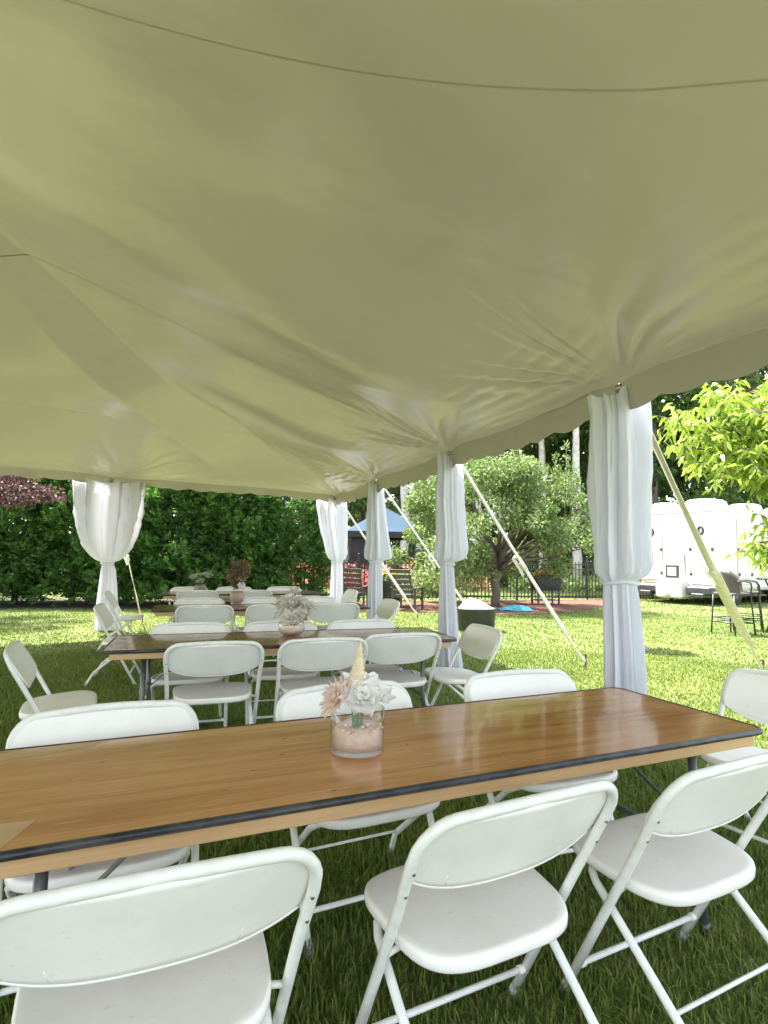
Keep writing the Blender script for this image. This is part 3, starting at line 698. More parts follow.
chairs = [
 (-.385, 1.065, .40, 'near', 'nearest white folding chair, cut off by the lower left corner'),
 (.365, 1.405, .47, 'near', 'white folding chair in the middle foreground, back turned, before the nearest table'),
 (1.03, 1.675, .47, 'near', 'white folding chair at lower right, its whole seat and crossed legs in view'),
 (-1.0, 2.172, .44, 'far', 'white folding chair behind the left part of the nearest table, facing the camera'),
 (-.169, 2.568, .45, 'far', 'white folding chair right behind the glass vase of white rose'),
 (.665, 2.908, .33, 'far', 'white folding chair behind the nearest table, between the glass vase and the largest curtain'),
 (2.02, 2.88, .56, 'right', 'white folding chair at the right end of the nearest table, cut by the right edge'),
 (-2.22, 3.5, .45, 'left', 'white folding chair seen from the side at the left edge of the photo'),
 (-1.058, 3.72, .306, 'near', 'leftmost white folding chair on the near side of the second table'),
 (-.382, 3.94, .306, 'near', 'middle white folding chair on the near side of the second table'),
 (.16, 4.235, .306, 'near', 'rightmost white folding chair on the near side of the second table'),
 (-1.55, 4.72, .30, 'far', 'leftmost white folding chair on the far side of the second table'),
 (-.86, 4.93, .30, 'far', 'white folding chair directly behind the round glass bowl'),
 (-.19, 5.10, .30, 'far', 'rightmost white folding chair on the far side of the second table'),
 (.84, 4.72, .30, 'right', 'white folding chair at the right end of the second table, before the slim curtain'),
 (-3.03, 6.2, .30, 'left', 'white folding chair at the left end of the third table, nearer of two edge-on'),
 (-3.93, 8.27, .30, 'left', 'white folding chair edge-on at the farthest table, close before the left curtain'),
 (-1.927, 6.32, .306, 'near', 'leftmost white folding chair on the near side of the third table'),
 (-1.22, 6.55, .306, 'near', 'middle white folding chair on the near side of the third table'),
 (-.557, 6.78, .306, 'near', 'rightmost white folding chair on the near side of the third table'),
 (-2.31, 7.35, .30, 'far', 'leftmost white folding chair on the far side of the third table'),
 (-1.66, 7.58, .30, 'far', 'middle white folding chair on the far side of the third table'),
 (-.92, 7.80, .30, 'far', 'rightmost white folding chair on the far side of the third table'),
 (.12, 7.44, .36, 'right', 'white folding chair at the right end of the third table, before the third curtain'),
 (-2.80, 8.80, .306, 'near', 'left white folding chair on the near side of the farthest table'),
 (-2.02, 9.02, .306, 'near', 'right white folding chair on the near side of the farthest table'),
 (-3.2, 9.62, .30, 'far', 'leftmost white folding chair on the far side of the farthest table, before the hedge'),
 (-2.52, 9.85, .30, 'far', 'middle white folding chair on the far side of the farthest table, before the hedge'),
 (-1.72, 10.08, .30, 'far', 'rightmost white folding chair on the far side of the farthest table'),
 (-.49, 9.5, .36, 'right', 'white folding chair at the right end of the farthest table, below the farthest curtain'),
]
for c in chairs: put_chair(*c)

# ------------------------------------------------------------------ table centrepieces
def petal(mb, base, d, nrm, ln, wd, cup=.3, n=6):
    d = Vector(d).normalized(); nrm = Vector(nrm); nrm = (nrm-d*nrm.dot(d)).normalized(); s = d.cross(nrm)
    vs = []; fs = []; m_ = 5
    for i in range(n+1):
        k = i/n; wk = wd*math.sin(math.pi*min(1, .12+k*.86))**.75/2
        for j in range(m_):
            q = -1+2*j/(m_-1)
            p = Vector(base)+d*ln*k*(1-.10*q*q*k+.05*math.sin(q*4+ln*900))+s*wk*q+nrm*(cup*ln*(k*k)*.6+cup*wd*.5*q*q*(.5+k*.5)+.05*ln*k*math.sin(q*5+wd*700))
            vs.append(p)
    for i in range(n):
        for j in range(m_-1): fs.append([i*m_+j, i*m_+j+1, (i+1)*m_+j+1, (i+1)*m_+j])
    mb.add(vs, fs)
def rose(mb, c, r, axis, rg, layers=((10, 1.0, .25), (9, .82, .55), (7, .62, .85), (6, .42, 1.15), (4, .25, 1.35))):
    ax = Vector(axis).normalized(); t1 = ax.orthogonal().normalized(); t2 = ax.cross(t1)
    for n, k, el in layers:
        for i in range(n):
            a = 2*math.pi*(i+rg.uniform(-.25, .25))/n+k*3
            o_ = t1*math.cos(a)+t2*math.sin(a); e_ = el+rg.uniform(-.12, .12)
            d = o_*math.cos(e_)+ax*math.sin(e_); nr = ax*math.cos(e_)-o_*math.sin(e_)
            petal(mb, Vector(c)+ax*(1-k)*r*.25, d, nr, r*k*rg.uniform(.9, 1.1), r*k*.85, .38)
def cyl_glass(e, r, h, th=.004, base=.014):
    mb = MB(); mb.lathe([(r-.003, 0), (r, .004), (r, h-.002), (r-th/2, h), (r-th, h-.002), (r-th, base), (.001, base)], n=64, cap0=True, cap1=True)
    return mb.build('glass', M['glass'], e)
VZ = .7345
e = empty('flower_vase', (-.078, 1.925, VZ)); tag(e, 'glass cylinder vase with pink sand, white rose and cone shell on the nearest table', 'vase')
cyl_glass(e, .088, .135)
rg = random.Random(4)
mb = MB(); mb.lathe([(.0825, .0155), (.0825, .055)]+[(.0825*(1-k), .062+.014*math.sin(k*5)+.012*k) for k in (.1, .25, .4, .6, .8, .97)], n=40); mb.build('sand', M['sand'], e)
mb = MB()
for k in range(60):
    a = rg.uniform(0, 6.28); rr = .08*math.sqrt(rg.random()); q = rg.uniform(.004, .011)
    x, y = rr*math.cos(a), rr*math.sin(a); mb.lathe([(q*.3, -q*.6), (q, 0), (q*.7, q*.5), (q*.1, q*.7)], (x, y, .074), 6)
mb.build('pebbles', M['sand'], e)
mb = MB()
for x, y in ((-.01, -.01), (.012, .0), (0, .015)): mb.tube([(x, y, .07), (x*1.5, y*1.5, .15)], .0055, 8)
mb.build('stem', M['stem'], e)
mb = MB(); rose(mb, (.012, -.02, .162), .088, (.1, -.75, .65), rg, ((7, 1.0, .2), (6, .85, .5), (5, .62, .85), (4, .4, 1.2))); rose(mb, (.048, .02, .165), .07, (.7, -.3, .8), rg, ((7, 1.0, .3), (5, .75, .7), (4, .45, 1.2))); rose(mb, (.0, .04, .185), .07, (-.1, .5, .9), rg); mb.build('white_rose', M['rose'], e)
mb = MB()
for n, k, el in ((12, 1, .1), (11, .85, .45), (9, .65, .8), (7, .45, 1.15)):
    ax = Vector((-.75, -.45, .45)).normalized(); t1 = ax.orthogonal().normalized(); t2 = ax.cross(t1)
    for i in range(n):
        a = 2*math.pi*(i+rg.uniform(-.2, .2))/n+k; o_ = t1*math.cos(a)+t2*math.sin(a); d = o_*math.cos(el)+ax*math.sin(el)
        petal(mb, Vector((-.062, -.02, .165)), d, ax*math.cos(el)-o_*math.sin(el), .078*k, .022, .25)
mb.build('blush_dahlia', M['blush'], e)
mb = MB(); pts = []; rr = []
for i in range(60):
    k = i/59; pts.append((-.005+.012*k, .0, .20+.145*k)); rr.append((.032*(1-k)**.9+.0012)*(1+.07*math.sin(k*46)))
mb.tube(pts, .01, 20, True, rr); mb.build('cone_shell', M['shell'], e)

e = empty('flower_bowl', (-.71, 4.56, VZ)); tag(e, 'round glass bowl of sand with white blooms on the second table', 'vase')
mb = MB(); pr = [(.05+.055*math.sin(a)**.9 if a > 0 else .05, .065-.062*math.cos(a)) for a in np.linspace(.05, 2.4, 14)]
mb.lathe([(.04, .0)]+[(r, z) for r, z in pr]+[(r-.004, z) for r, z in reversed(pr[1:])]+[(.03, .008)], n=36); mb.build('glass', M['glass'], e)
mb = MB(); mb.lathe([(.04, .01), (.085, .03), (.097, .055), (.094, .07), (.05, .078), (.002, .08)], n=30); mb.build('sand', M['sand'], e)
mb = MB(); rg = random.Random(9)
for c, r, ax in (((0, 0, .20), .085, (0, -.4, 1)), ((-.07, -.02, .17), .07, (-.8, -.3, .6)), ((.08, 0, .18), .07, (.8, -.2, .6)), ((-.03, .02, .27), .07, (-.2, 0, 1)), ((.05, .0, .26), .065, (.3, -.5, .8)), ((.15, .02, .22), .05, (1, 0, .7)), ((0.01, 0.01, .34), .05, (0, -.3, 1)), ((-.11, .0, .24), .055, (-.7, 0, .9)), ((0, -.05, .13), .07, (0, -1, .4)), ((.0, -.03, .23), .075, (0, -.6, .8)), ((.09, -.02, .24), .065, (.6, -.4, .8)), ((-.06, -.02, .22), .065, (-.5, -.5, .7)), ((.05, -.03, .15), .06, (.4, -.7, .5))):
    rose(mb, c, r, ax, rg, ((8, 1.0, .3), (6, .7, .8), (4, .4, 1.2)))
mb.build('white_bloom', simple('ivory_petal', (.82, .79, .71), (.72, .68, .60), 14, .6, trans=.2), e)
mb = MB()
for x, y, z in ((0, 0, .2), (-.06, 0, .18), (.08, 0, .18), (.14, .02, .21), (0, .01, .32)): mb.tube([(0, 0, .06), (x*.7, y, .12), (x, y, z)], .004, 6)
mb.build('stem', simple('dry_stem', (.22, .12, .07), (.3, .2, .1), 20, .6), e)

e = empty('dried_arrangement', (-1.86, 7.42, VZ)); tag(e, 'tall brown dried plume arrangement in a small pot on the third table', 'vase')
mb = MB(); mb.lathe([(.05, 0), (.085, .03), (.09, .10), (.07, .15), (.062, .15), (.08, .1), (.02, .02)], n=24); mb.build('pot', simple('blush_pot', (.42, .30, .26), (.34, .24, .2), 12, .5), e)
rg2 = np.random.default_rng(5); Pp = []; Dd = []; Sz = []
for k in range(16):
    a = rg2.uniform(0, 6.28); le = rg2.uniform(.1, .42) if k < 12 else .55; top = np.array([math.cos(a)*.09+.02, math.sin(a)*.08, rg2.uniform(.30, .56)]); b0 = np.array([0, 0, .13])
    for q in np.linspace(.25, 1, 42):
        p = b0+(top-b0)*q; p[0] += .05*math.sin(q*3+k)*q
        for _ in range(5): Pp.append(p); d = (top-b0)/np.linalg.norm(top-b0)*.8+rg2.normal(size=3)*.45; Dd.append(d); Sz.append(rg2.uniform(.03, .085))
V, Fq = leaf_arrays(np.array(Pp), np.array(Dd), np.array(Sz), np.array(Sz)*.28, rg2)
npmesh('dried_plume', V, Fq, M['dried'], e)
mb = MB(); rose(mb, (.06, -.05, .20), .07, (.5, -.6, .5), rg, ((8, 1.0, .3), (6, .7, .8), (4, .4, 1.2))); rose(mb, (.05, -.04, .30), .05, (.5, -.3, .5), rg, ((7, 1.0, .3), (5, .6, .9))); mb.build('pale_bloom', M['rose'], e)

e = empty('flower_bowl', (-2.92, 9.3, VZ)); tag(e, 'small pale flower arrangement with two rounded blooms on the farthest table', 'vase')
mb = MB(); mb.lathe([(.05, 0), (.09, .03), (.10, .08), (.08, .12), (.07, .115), (.02, .03)], n=24); mb.build('pot', simple('stone_pot', (.30, .26, .22), (.2, .18, .15), 12, .6), e)
mb = MB()
for c, r in (((-.1, 0, .22), .10), ((.11, 0, .24), .10), ((0, 0, .15), .09), ((.02, 0, .27), .06)): rose(mb, c, r, (c[0]*3, -.4, 1), rg, ((8, 1.0, .3), (6, .7, .8), (4, .4, 1.2)))
mb.build('pale_bloom', simple('ash_petal', (.50, .49, .44), (.38, .36, .3), 14, .7, trans=.2), e)

# ------------------------------------------------------------------ yard: fence
def fence(p, q, label, h=1.30):
    p = Vector(p); q = Vector(q); d = q-p; ln = d.length; rz = math.atan2(d.y, d.x)
    e = empty('picket_fence', p, rz); tag(e, label, 'fence')
    mb = MB()
    for z in (.12, h-.32, h-.16): mb.box((ln/2, 0, z), (ln, .025, .03))
    mb.build('rail', M['black_metal'], e)
    mb = MB(); n = int(ln/.125)
    for i in range(n+1): mb.box((i*ln/n, 0, h/2-.06+.05), (.022, .022, h-.12))
    mb.build('pickets', M['black_metal'], e)
    k = max(1, round(ln/2.4))
    for i in range(k+1):
        mb = MB(); mb.box((i*ln/k, 0, h/2+.04), (.055, .055, h+.08), bev=.004); mb.lathe([(.036, h+.08), (.034, h+.10), (.01, h+.12)], (i*ln/k, 0, 0), 8); mb.build('post', M['black_metal'], e)
    return e
fence((-3.2, 16.25, 0), (9.2, 19.85, 0), 'black metal picket fence behind the mulch bed and crabapple')

# ------------------------------------------------------------------ restroom trailer
TC = Vector((9.75, 17.0, 0)); ux = Vector((.87, .493, 0)).normalized(); rz = math.atan2(ux.y, ux.x)
tr = empty('restroom_trailer', TC, rz); tag(tr, 'big white restroom trailer with black skids and roof vents, parked on the lawn', 'trailer')
# local x along the long side, local y across the end (0 at the near corner)
TL, TWd, Z0, Z1 = 7.5, 2.5, .42, 2.93
mb = MB(); rr_ = .09; out = [(y, z) for y, z in [(a_+TWd/2, b_+(Z0+Z1)/2) for a_, b_ in roundrect(TWd/2, (Z1-Z0)/2, rr_, 4)]]
rings = [[(x, TWd/2+(y-TWd/2)*k, (Z0+Z1)/2+(z-(Z0+Z1)/2)*k2) for y, z in out] for x, k, k2 in ((0, .975, .975), (.03, 1, 1), (TL-.03, 1, 1), (TL, .975, .975))]
mb.rings([list(r) for r in rings], True, True, False); mb.build('body', M['gel'], tr)
mb = MB(); mb.box((TL/2, TWd/2, Z1-.10), (TL+.05, TWd+.05, .045), bev=.01); mb.box((TL/2, TWd/2, Z0+.12), (TL+.04, TWd+.04, .05), bev=.01); mb.build('trim_rail', M['gel'], tr)
def door(cx, face, w=.72, zb=.62, zt=2.62):
    mb = MB()
    if face == 'end':
        mb.box((-.018, cx, (zb+zt)/2), (.03, w, zt-zb), bev=.012)
    else: mb.box((cx, -.018, (zb+zt)/2), (w, .03, zt-zb), bev=.012)
    d = mb.build('door', M['gel'], tr)
    mb = MB()
    for z in (zb+.30, zb+1.05):
        for s_ in (-1, 1):
            if face == 'end': mb.box((-.045, cx+s_*(w/2-.02) if s_ == (1 if cx < TWd/2 else -1) else cx+s_*(w/2-.02), z), (.03, .07, .10), bev=.008)
            else: mb.box((cx+s_*(w/2-.02), -.045, z), (.07, .03, .10), bev=.008)
    mb.build('hinge', M['trim'], d)
    if face != 'end': return d
    mb = MB()
    if face == 'end': c = (-.04, cx, zt-.38); pts = [(-.042, cx+.075*math.cos(a), c[2]+.11*math.sin(a)) for a in np.linspace(0, 2*math.pi, 25)]
    else: c = (cx, -.04, zt-.38); pts = [(cx+.075*math.cos(a), -.042, c[2]+.11*math.sin(a)) for a in np.linspace(0, 2*math.pi, 25)]
    mb.tube(pts, .032, 8, False); mb.build('oval_badge', M['trim'], d)
    return d
door(.40, 'end'); door(2.06, 'end'); 
for cx in (1.5, 4.0, 6.0): door(cx, 'side')
mb = MB(); mb.box((-.012, TWd/2+.12, .98), (.03, .44, .40), bev=.02); f_ = mb.build('vent_frame', M['trim'], tr)
mb = MB(); mb.box((-.03, TWd/2+.12, .98), (.02, .30, .26), bev=.01); mb.build('vent_pane', M['glass_dark'], f_)
mb = MB(); mb.box((-.012, TWd/2-.30, 1.20), (.012, .02, .62)); mb.build('drip_seam', M['trim'], tr)
mb = MB(); mb.box((-.22, TWd/2, .46), (.46, .86, .56), bev=.05); mb.box((-.5, TWd/2, .33), (.3, .16, .14), bev=.02); mb.build('tongue_box', M['gel'], tr)
for y in (.38, TWd-.38):
    mb = MB(); mb.box((-.14, y, .44), (.30, .74, .22), bev=.03); mb.box((-.22, y, .30), (.26, .40, .12), bev=.02); mb.build('skid', M['trim'], tr)
mb = MB(); mb.box((TL/2, TWd/2, .36), (TL-.3, TWd-.4, .16)); mb.box((1.0, .4, .2), (.1, .1, .4)); mb.box((1.0, TWd-.4, .2), (.1, .1, .4)); mb.build('chassis', M['trim'], tr)
for x in (.95, 3.3, 4.2):
    w_ = empty('wheel', (x, .06, .36)); w_.parent = tr
    mb = MB(); mb.rings([[(r*math.cos(a), y, r*math.sin(a)) for a in np.linspace(0, 2*math.pi, 28, endpoint=False)] for r, y in ((.22, -.09), (.34, -.09), (.36, -.06), (.36, .08), (.34, .1), (.22, .1))], False, False); mb.build('tyre', M['tyre'], w_)
    mb = MB(); mb.rings([[(r*math.cos(a), y, r*math.sin(a)) for a in np.linspace(0, 2*math.pi, 28, endpoint=False)] for r, y in ((.22, -.08), (.19, -.05), (.07, -.06), (.05, -.10))], True, True); mb.build('rim', M['rim'], w_)
def dome(x, y, lx, ly, h):
    mb = MB(); rings = []
    for k, zz in ((1, 0), (1, .5), (.93, .8), (.75, .96), (.4, 1)): rings.append([(x+px*k, y+py*k, Z1-.02+zz*h) for px, py in roundrect(lx/2, ly/2, min(lx, ly)*.3, 5)])
    mb.rings(rings); mb.build('roof_vent', M['gel'], tr)
dome(.8, 2.1, .8, .7, .32); dome(1.6, 1.2, 1.35, .9, .42); dome(.45, .6, .5, .55, .30); dome(3.3, .9, 1.0, .8, .34); dome(5.6, .9, 1.2, .8, .34)
mb = MB(); mb.tube([(1.9, .3, Z1-.02), (1.9, .3, Z1+.14)], .035, 8); mb.build('vent_pipe', M['gel'], tr)

# ------------------------------------------------------------------ high table and bar set
e = empty('cocktail_table', (3.74, 8.82, 0)); tag(e, 'round wooden cocktail table half hidden behind the largest curtain', 'table')
mb = MB(); mb.lathe([(.38, 1.045), (.395, 1.055), (.395, 1.07), (.385, 1.075)], n=40); mb.build('table_top', M['bartop'], e)
mb = MB(); mb.tube([(0, 0, .03), (0, 0, 1.045)], .03, 12); mb.build('column', M['grey_steel'], e)
mb = MB(); mb.lathe([(.27, 0), (.27, .015), (.05, .035), (.04, .05)], n=30); mb.build('base', M['grey_steel'], e)

def bar_chair(loc, rz, label):
    e = empty('bar_chair', loc, rz); tag(e, label, 'bar chair', 'dark wicker bar chairs')
    for sx in (-1, 1):
        for sy in (-1, 1):
            mb = MB(); mb.tube([(sx*.25, sy*.24, 0), (sx*.22, sy*.20, .72)], .014, 8); mb.build('leg', M['black_metal'], e)
    mb = MB()
    for z, k in ((.22, 1.08), (.30, 1.05)): mb.tube([(-.225*k, -.21*k, z), (.225*k, -.21*k, z), (.225*k, .21*k, z), (-.225*k, .21*k, z), (-.225*k, -.21*k, z)], .009, 6)
    mb.build('footrest', M['black_metal'], e)
    mb = MB(); out = roundrect(.24, .23, .08); mb.rings([[(x*k, y*k, z) for x, y in out] for z, k in ((.71, .94), (.72, 1), (.755, 1), (.765, .93))]); mb.build('seat', M['wicker'], e)
    mb = MB(); vs = []; n = 22; rows = 10
    for off in (0, -.018):
        for j in range(rows+1):
            for i in range(n+1):
                u_ = -1+2*i/n; v_ = j/rows; top = 1.16-.20*abs(u_)**2.6; z = .76+(top-.76)*v_
                th = u_*1.25; x = (.25+off)*math.sin(th)*1.03; y = -(.235+off)*math.cos(th)-.05*v_*math.cos(th)
                vs.append((x, y, z))
    w1 = n+1; o_ = (rows+1)*w1; fs = [[j*w1+i, j*w1+i+1, (j+1)*w1+i+1, (j+1)*w1+i] for j in range(rows) for i in range(n)]
    fs += [[o_+j*w1+i, o_+(j+1)*w1+i, o_+(j+1)*w1+i+1, o_+j*w1+i+1] for j in range(rows) for i in range(n)]
    fs += [[rows*w1+i, rows*w1+i+1, o_+rows*w1+i+1, o_+rows*w1+i] for i in range(n)]
    mb.add(vs, fs); mb.build('backrest', M['wicker'], e)
    for sx in (-1, 1):
        mb = MB(); mb.tube([(sx*.25, -.15, .97), (sx*.27, 0, .98), (sx*.26, .16, .95), (sx*.24, .20, .88), (sx*.22, .20, .74)], .015, 8); mb.build('armrest', M['wicker'], e)
    return e
bar_chair((6.45, 10.75, 0), -1.25, 'dark wicker bar chair nearest the white strap, left of the bistro table')
bar_chair((7.10, 11.35, 0), -2.1, 'dark wicker bar chair behind the other, against the white trailer')
bar_chair((8.0, 10.5, 0), 1.6, 'dark wicker bar chair at the right edge beside the bistro table')
e = empty('bistro_table', (7.35, 10.75, 0)); tag(e, 'tall black bistro table between the wicker bar chairs', 'table')
mb = MB(); mb.lathe([(.36, 1.0), (.375, 1.01), (.375, 1.03), (.36, 1.035)], n=36); mb.build('table_top', M['black_metal'], e)
for a in (0.5, 2.07, 3.64, 5.21):
    mb = MB(); c, s_ = math.cos(a), math.sin(a); mb.tube([(c*.28, s_*.28, 0), (c*.10, s_*.10, .45), (c*.08, s_*.08, .6), (c*.26, s_*.26, 1.0)], .014, 8); mb.build('leg', M['black_metal'], e)

# ------------------------------------------------------------------ things on the mulch
def patio_chair(loc, rz, label):
    e = empty('patio_chair', loc, rz); tag(e, label, 'patio chair', 'brown slatted patio chairs')
    mb = MB()
    for i in range(6):
        v_ = i/5; mb.box((0, .28+.22*v_, .36+.62*v_), (.56, .02, .095), Matrix.Rotation(-.33, 3, 'X'), .004)
    for sx in (-1, 1): mb.box((sx*.25, .40, .66), (.03, .02, .72), Matrix.Rotation(-.33, 3, 'X'))
    mb.build('backrest', M['slat'], e)
    mb = MB()
    for i in range(5): mb.box((0, .22-.115*i, .34+.012*i), (.56, .095, .02), bev=.004)
    mb.build('seat', M['slat'], e)
    for sx in (-1, 1):
        mb = MB(); mb.box((sx*.31, -.02, .56), (.09, .62, .025), bev=.005); mb.build('armrest', M['slat'], e)
        for sy, hgt in ((-.27, .56), (.24, .58)):
            mb = MB(); mb.box((sx*.30, sy, hgt/2), (.05, .06, hgt), bev=.004); mb.build('leg', M['slat'], e)
    return e
patio_chair((.62, 14.75, 0), math.pi*.86, 'brown slatted patio chair right of the third curtain, beside the dark pot')
patio_chair((-.75, 15.2, 0), math.pi*.95, 'brown slatted patio chair between the farthest and third curtains')

def leaf_ball(name, mt, parent, c, r, n, ln, wd, seed, flat=.6, up=.4):
    g_ = np.random.default_rng(seed); D = unit(g_.normal(size=(n, 3))); D[:, 2] = np.abs(D[:, 2])*flat
    P = np.array(c)+D*np.array(r)*g_.uniform(.3, 1, (n, 1))**.5
    dd = D+g_.normal(size=(n, 3))*.5; dd[:, 2] += up
    V, Fq = leaf_arrays(P, dd, g_.uniform(.6, 1.2, n)*ln, g_.uniform(.7, 1.2, n)*wd, g_, .1)
    return npmesh(name, V, Fq, mt, parent)
e = empty('flower_pot', (.22, 15.6, 0)); tag(e, 'dark green pot of yellow flowers next to the brown patio chair', 'flower pot')
mb = MB(); mb.lathe([(.20, 0), (.24, .1), (.36, .62), (.39, .66), (.39, .72), (.34, .72), (.31, .6), (.02, .58)], n=24); mb.build('pot', M['pot'], e)
leaf_ball('foliage', M['crab'], e, (0, 0, .70), (.42, .42, .38), 700, .11, .05, 3)
leaf_ball('blossom', M['flower_yellow'], e, (-.12, -.1, .82), (.3, .3, .28), 160, .09, .08, 4)
e = empty('raised_planter', (4.72, 16.9, 0), .25); tag(e, 'slate grey raised planter box on legs with bright flowers, by the fence', 'planter')
mb = MB(); rings = [[(x*k, y*k, z) for x, y in roundrect(.42, .26, .05)] for z, k in ((.42, .86), (.76, 1), (.78, 1.03), (.80, 1.03), (.80, .96), (.70, .94))]; mb.rings(rings, True, True); mb.build('box', M['planter'], e)
for sx in (-1, 1):
    for sy in (-1, 1):
        mb = MB(); mb.box((sx*.33, sy*.18, .22), (.05, .05, .44), bev=.004); mb.build('leg', M['planter'], e)
mb = MB(); mb.box((0, 0, .14), (.68, .38, .02), bev=.003); mb.build('shelf', M['planter'], e)
leaf_ball('foliage', M['crab'], e, (0, 0, .76), (.42, .26, .3), 700, .10, .045, 5)
leaf_ball('blossom', M['flower_yellow'], e, (0, -.03, .84), (.42, .26, .28), 260, .07, .06, 6)
e = empty('garden_tub', (1.72, 10.75, 0)); tag(e, 'oval black tub heaped with pale cloth on the lawn behind the slim curtain', 'tub'); e.scale = (.9, .9, .9)
mb = MB(); rings = [[(x*k, y*k, z) for x, y in roundrect(.40, .34, .3, 8)] for z, k in ((0, .86), (.03, .9), (.42, 1), (.44, 1.04), (.47, 1.04), (.47, .97), (.3, .94))]; mb.rings(rings, True, True); mb.build('shell', M['tub'], e)
mb = MB(); rings = []
for k in np.linspace(1, .05, 12):
    rings.append([(x*k*.95-.12*(1-k), y*k*.95, .455+(.22*(1-k)**.8)+.02*math.sin(9*x+7*y+k*9)*(1-abs(k-.5))) for x, y in roundrect(.39, .33, .29, 8)])
mb.rings(rings, False, True); mb.build('cloth_heap', M['pale_cloth'], e)
# crumpled turquoise sheet
mb = MB(); n = 22; vs = []
for i in range(n):
    for j in range(n):
        x = -.45+.9*i/(n-1); y = -.3+.6*j/(n-1); ed = (1-(x/.47)**4)*(1-(y/.32)**4)
        vs.append((x*(1+.08*math.sin(7*y)), y*(1+.1*math.sin(5*x)), .014+.13*ed*(.6+.4*math.sin(9*x+2*math.sin(7*y)))))
mb.add(vs, [[i*n+j, (i+1)*n+j, (i+1)*n+j+1, i*n+j+1] for i in range(n-1) for j in range(n-1)])
o = mb.build('blue_tarp', M['blue']); o.location = (3.38, 14.9, 0); tag(o, 'crumpled turquoise tarp lying on the mulch below the crabapple', 'tarp')
# garden figure
e = empty('garden_statue', (.28, 17.9, 0)); tag(e, 'small brown garden statue with a pale head, standing beyond the fence', 'statue')
mb = MB(); mb.lathe([(.20, 0), (.20, .5), (.16, .55), (.16, .62), (.2, .66)], n=20); mb.build('pedestal', M['statue'], e)
mb = MB(); mb.lathe([(.13, .66), (.15, .75), (.12, .9), (.10, .98), (.15, 1.12), (.14, 1.2), (.05, 1.25), (.04, 1.29)], n=20)
mb.tube([(-.13, 0, 1.18), (-.19, -.05, 1.02), (-.08, -.16, .95)], .035, 8); mb.tube([(.13, 0, 1.18), (.22, -.06, 1.05), (.28, -.14, .9)], .035, 8); mb.build('body', M['statue'], e)
mb = MB(); mb.lathe([(.03, 1.28), (.065, 1.32), (.078, 1.38), (.07, 1.44), (.03, 1.475)], n=16); mb.build('head', M['statue_head'], e)

# neighbour's gazebo
e = empty('garden_gazebo', (.05, 22.6, 0), .2); tag(e, 'blue-roofed gazebo with dark screened sides beyond the fence', 'gazebo')
mb = MB(); hw_, ez, pz = 1.75, 2.22, 3.25; n = 10; vs = []; fs = []
for (ax_, ay_), (bx_, by_) in (((-1, -1), (1, -1)), ((1, -1), (1, 1)), ((1, 1), (-1, 1)), ((-1, 1), (-1, -1))):
    o_ = len(vs)
    for i in range(n+1):
        k = i/n
        for j in range(n+1):
            q = j/n; x = (ax_+(bx_-ax_)*q)*hw_*(1-k); y = (ay_+(by_-ay_)*q)*hw_*(1-k); vs.append((x, y, ez+(pz-ez)*(k-.06*math.sin(math.pi*k))))
    for i in range(n):
        for j in range(n): fs.append([o_+i*(n+1)+j, o_+i*(n+1)+j+1, o_+(i+1)*(n+1)+j+1, o_+(i+1)*(n+1)+j])
mb.add(vs, fs, False); mb.build('roof', M['canopy_blue'], e)
mb = MB()
for i, (x, y, dx, dy) in enumerate(((0, -hw_, 1, 0), (0, hw_, 1, 0), (-hw_, 0, 0, 1), (hw_, 0, 0, 1))):
    mb.box((x*.995, y*.995, ez-.10), (2*hw_*dx+.02, 2*hw_*dy+.02, .22))
mb.build('roof_valance', M['dark_mesh'], e)
for sx in (-1, 1):
    for sy in (-1, 1):
        mb = MB(); mb.box((sx*1.6, sy*1.6, 1.1), (.09, .09, 2.2)); mb.build('post', M['black_metal'], e)
mb = MB(); mb.box((-1.1, -1.62, 1.05), (.9, .02, 2.0)); mb.box((-.75, 1.62, 1.05), (1.6, .02, 2.0)); mb.box((-1.62, 0, 1.05), (.02, 3.0, 2.0)); mb.build('screen', M['dark_mesh'], e)

# flower banks beyond the fence
def bank(name, mt, x0, x1, y0, y1, z, n, ln, seed, label, cat):
    g_ = np.random.default_rng(seed); P = np.stack([g_.uniform(x0, x1, n), g_.uniform(y0, y1, n), np.zeros(n)], 1)
    P[:, 2] = .15+z*((P[:, 1]-y0)/(y1-y0))*g_.uniform(.5, 1, n)+g_.uniform(0, .25, n)
    D = g_.normal(size=(n, 3)); D[:, 2] = abs(D[:, 2])+.3
    V, Fq = leaf_arrays(P, D, g_.uniform(.6, 1.2, n)*ln, g_.uniform(.6, 1.1, n)*ln*.8, g_, .15)
    o = npmesh(name, V, Fq, mt); tag(o, label, cat, kind='stuff'); return o
bank('red_flower_bed', M['flower_red'], -3.2, .2, 19.4, 20.6, .75, 2600, .13, 2, 'bank of red and white blossoms beyond the fence at left', 'flower bed')
bank('orange_flower_bed', M['flower_orange'], .6, 3.6, 19.6, 20.8, .95, 2600, .14, 4, 'bank of orange pink plants beyond the fence behind the crabapple', 'flower bed')
bank('fence_shrubbery', M['crab'], 4.5, 9.5, 19.9, 20.8, .35, 1800, .2, 6, 'low green ground cover along the far side of the fence', 'ground cover')

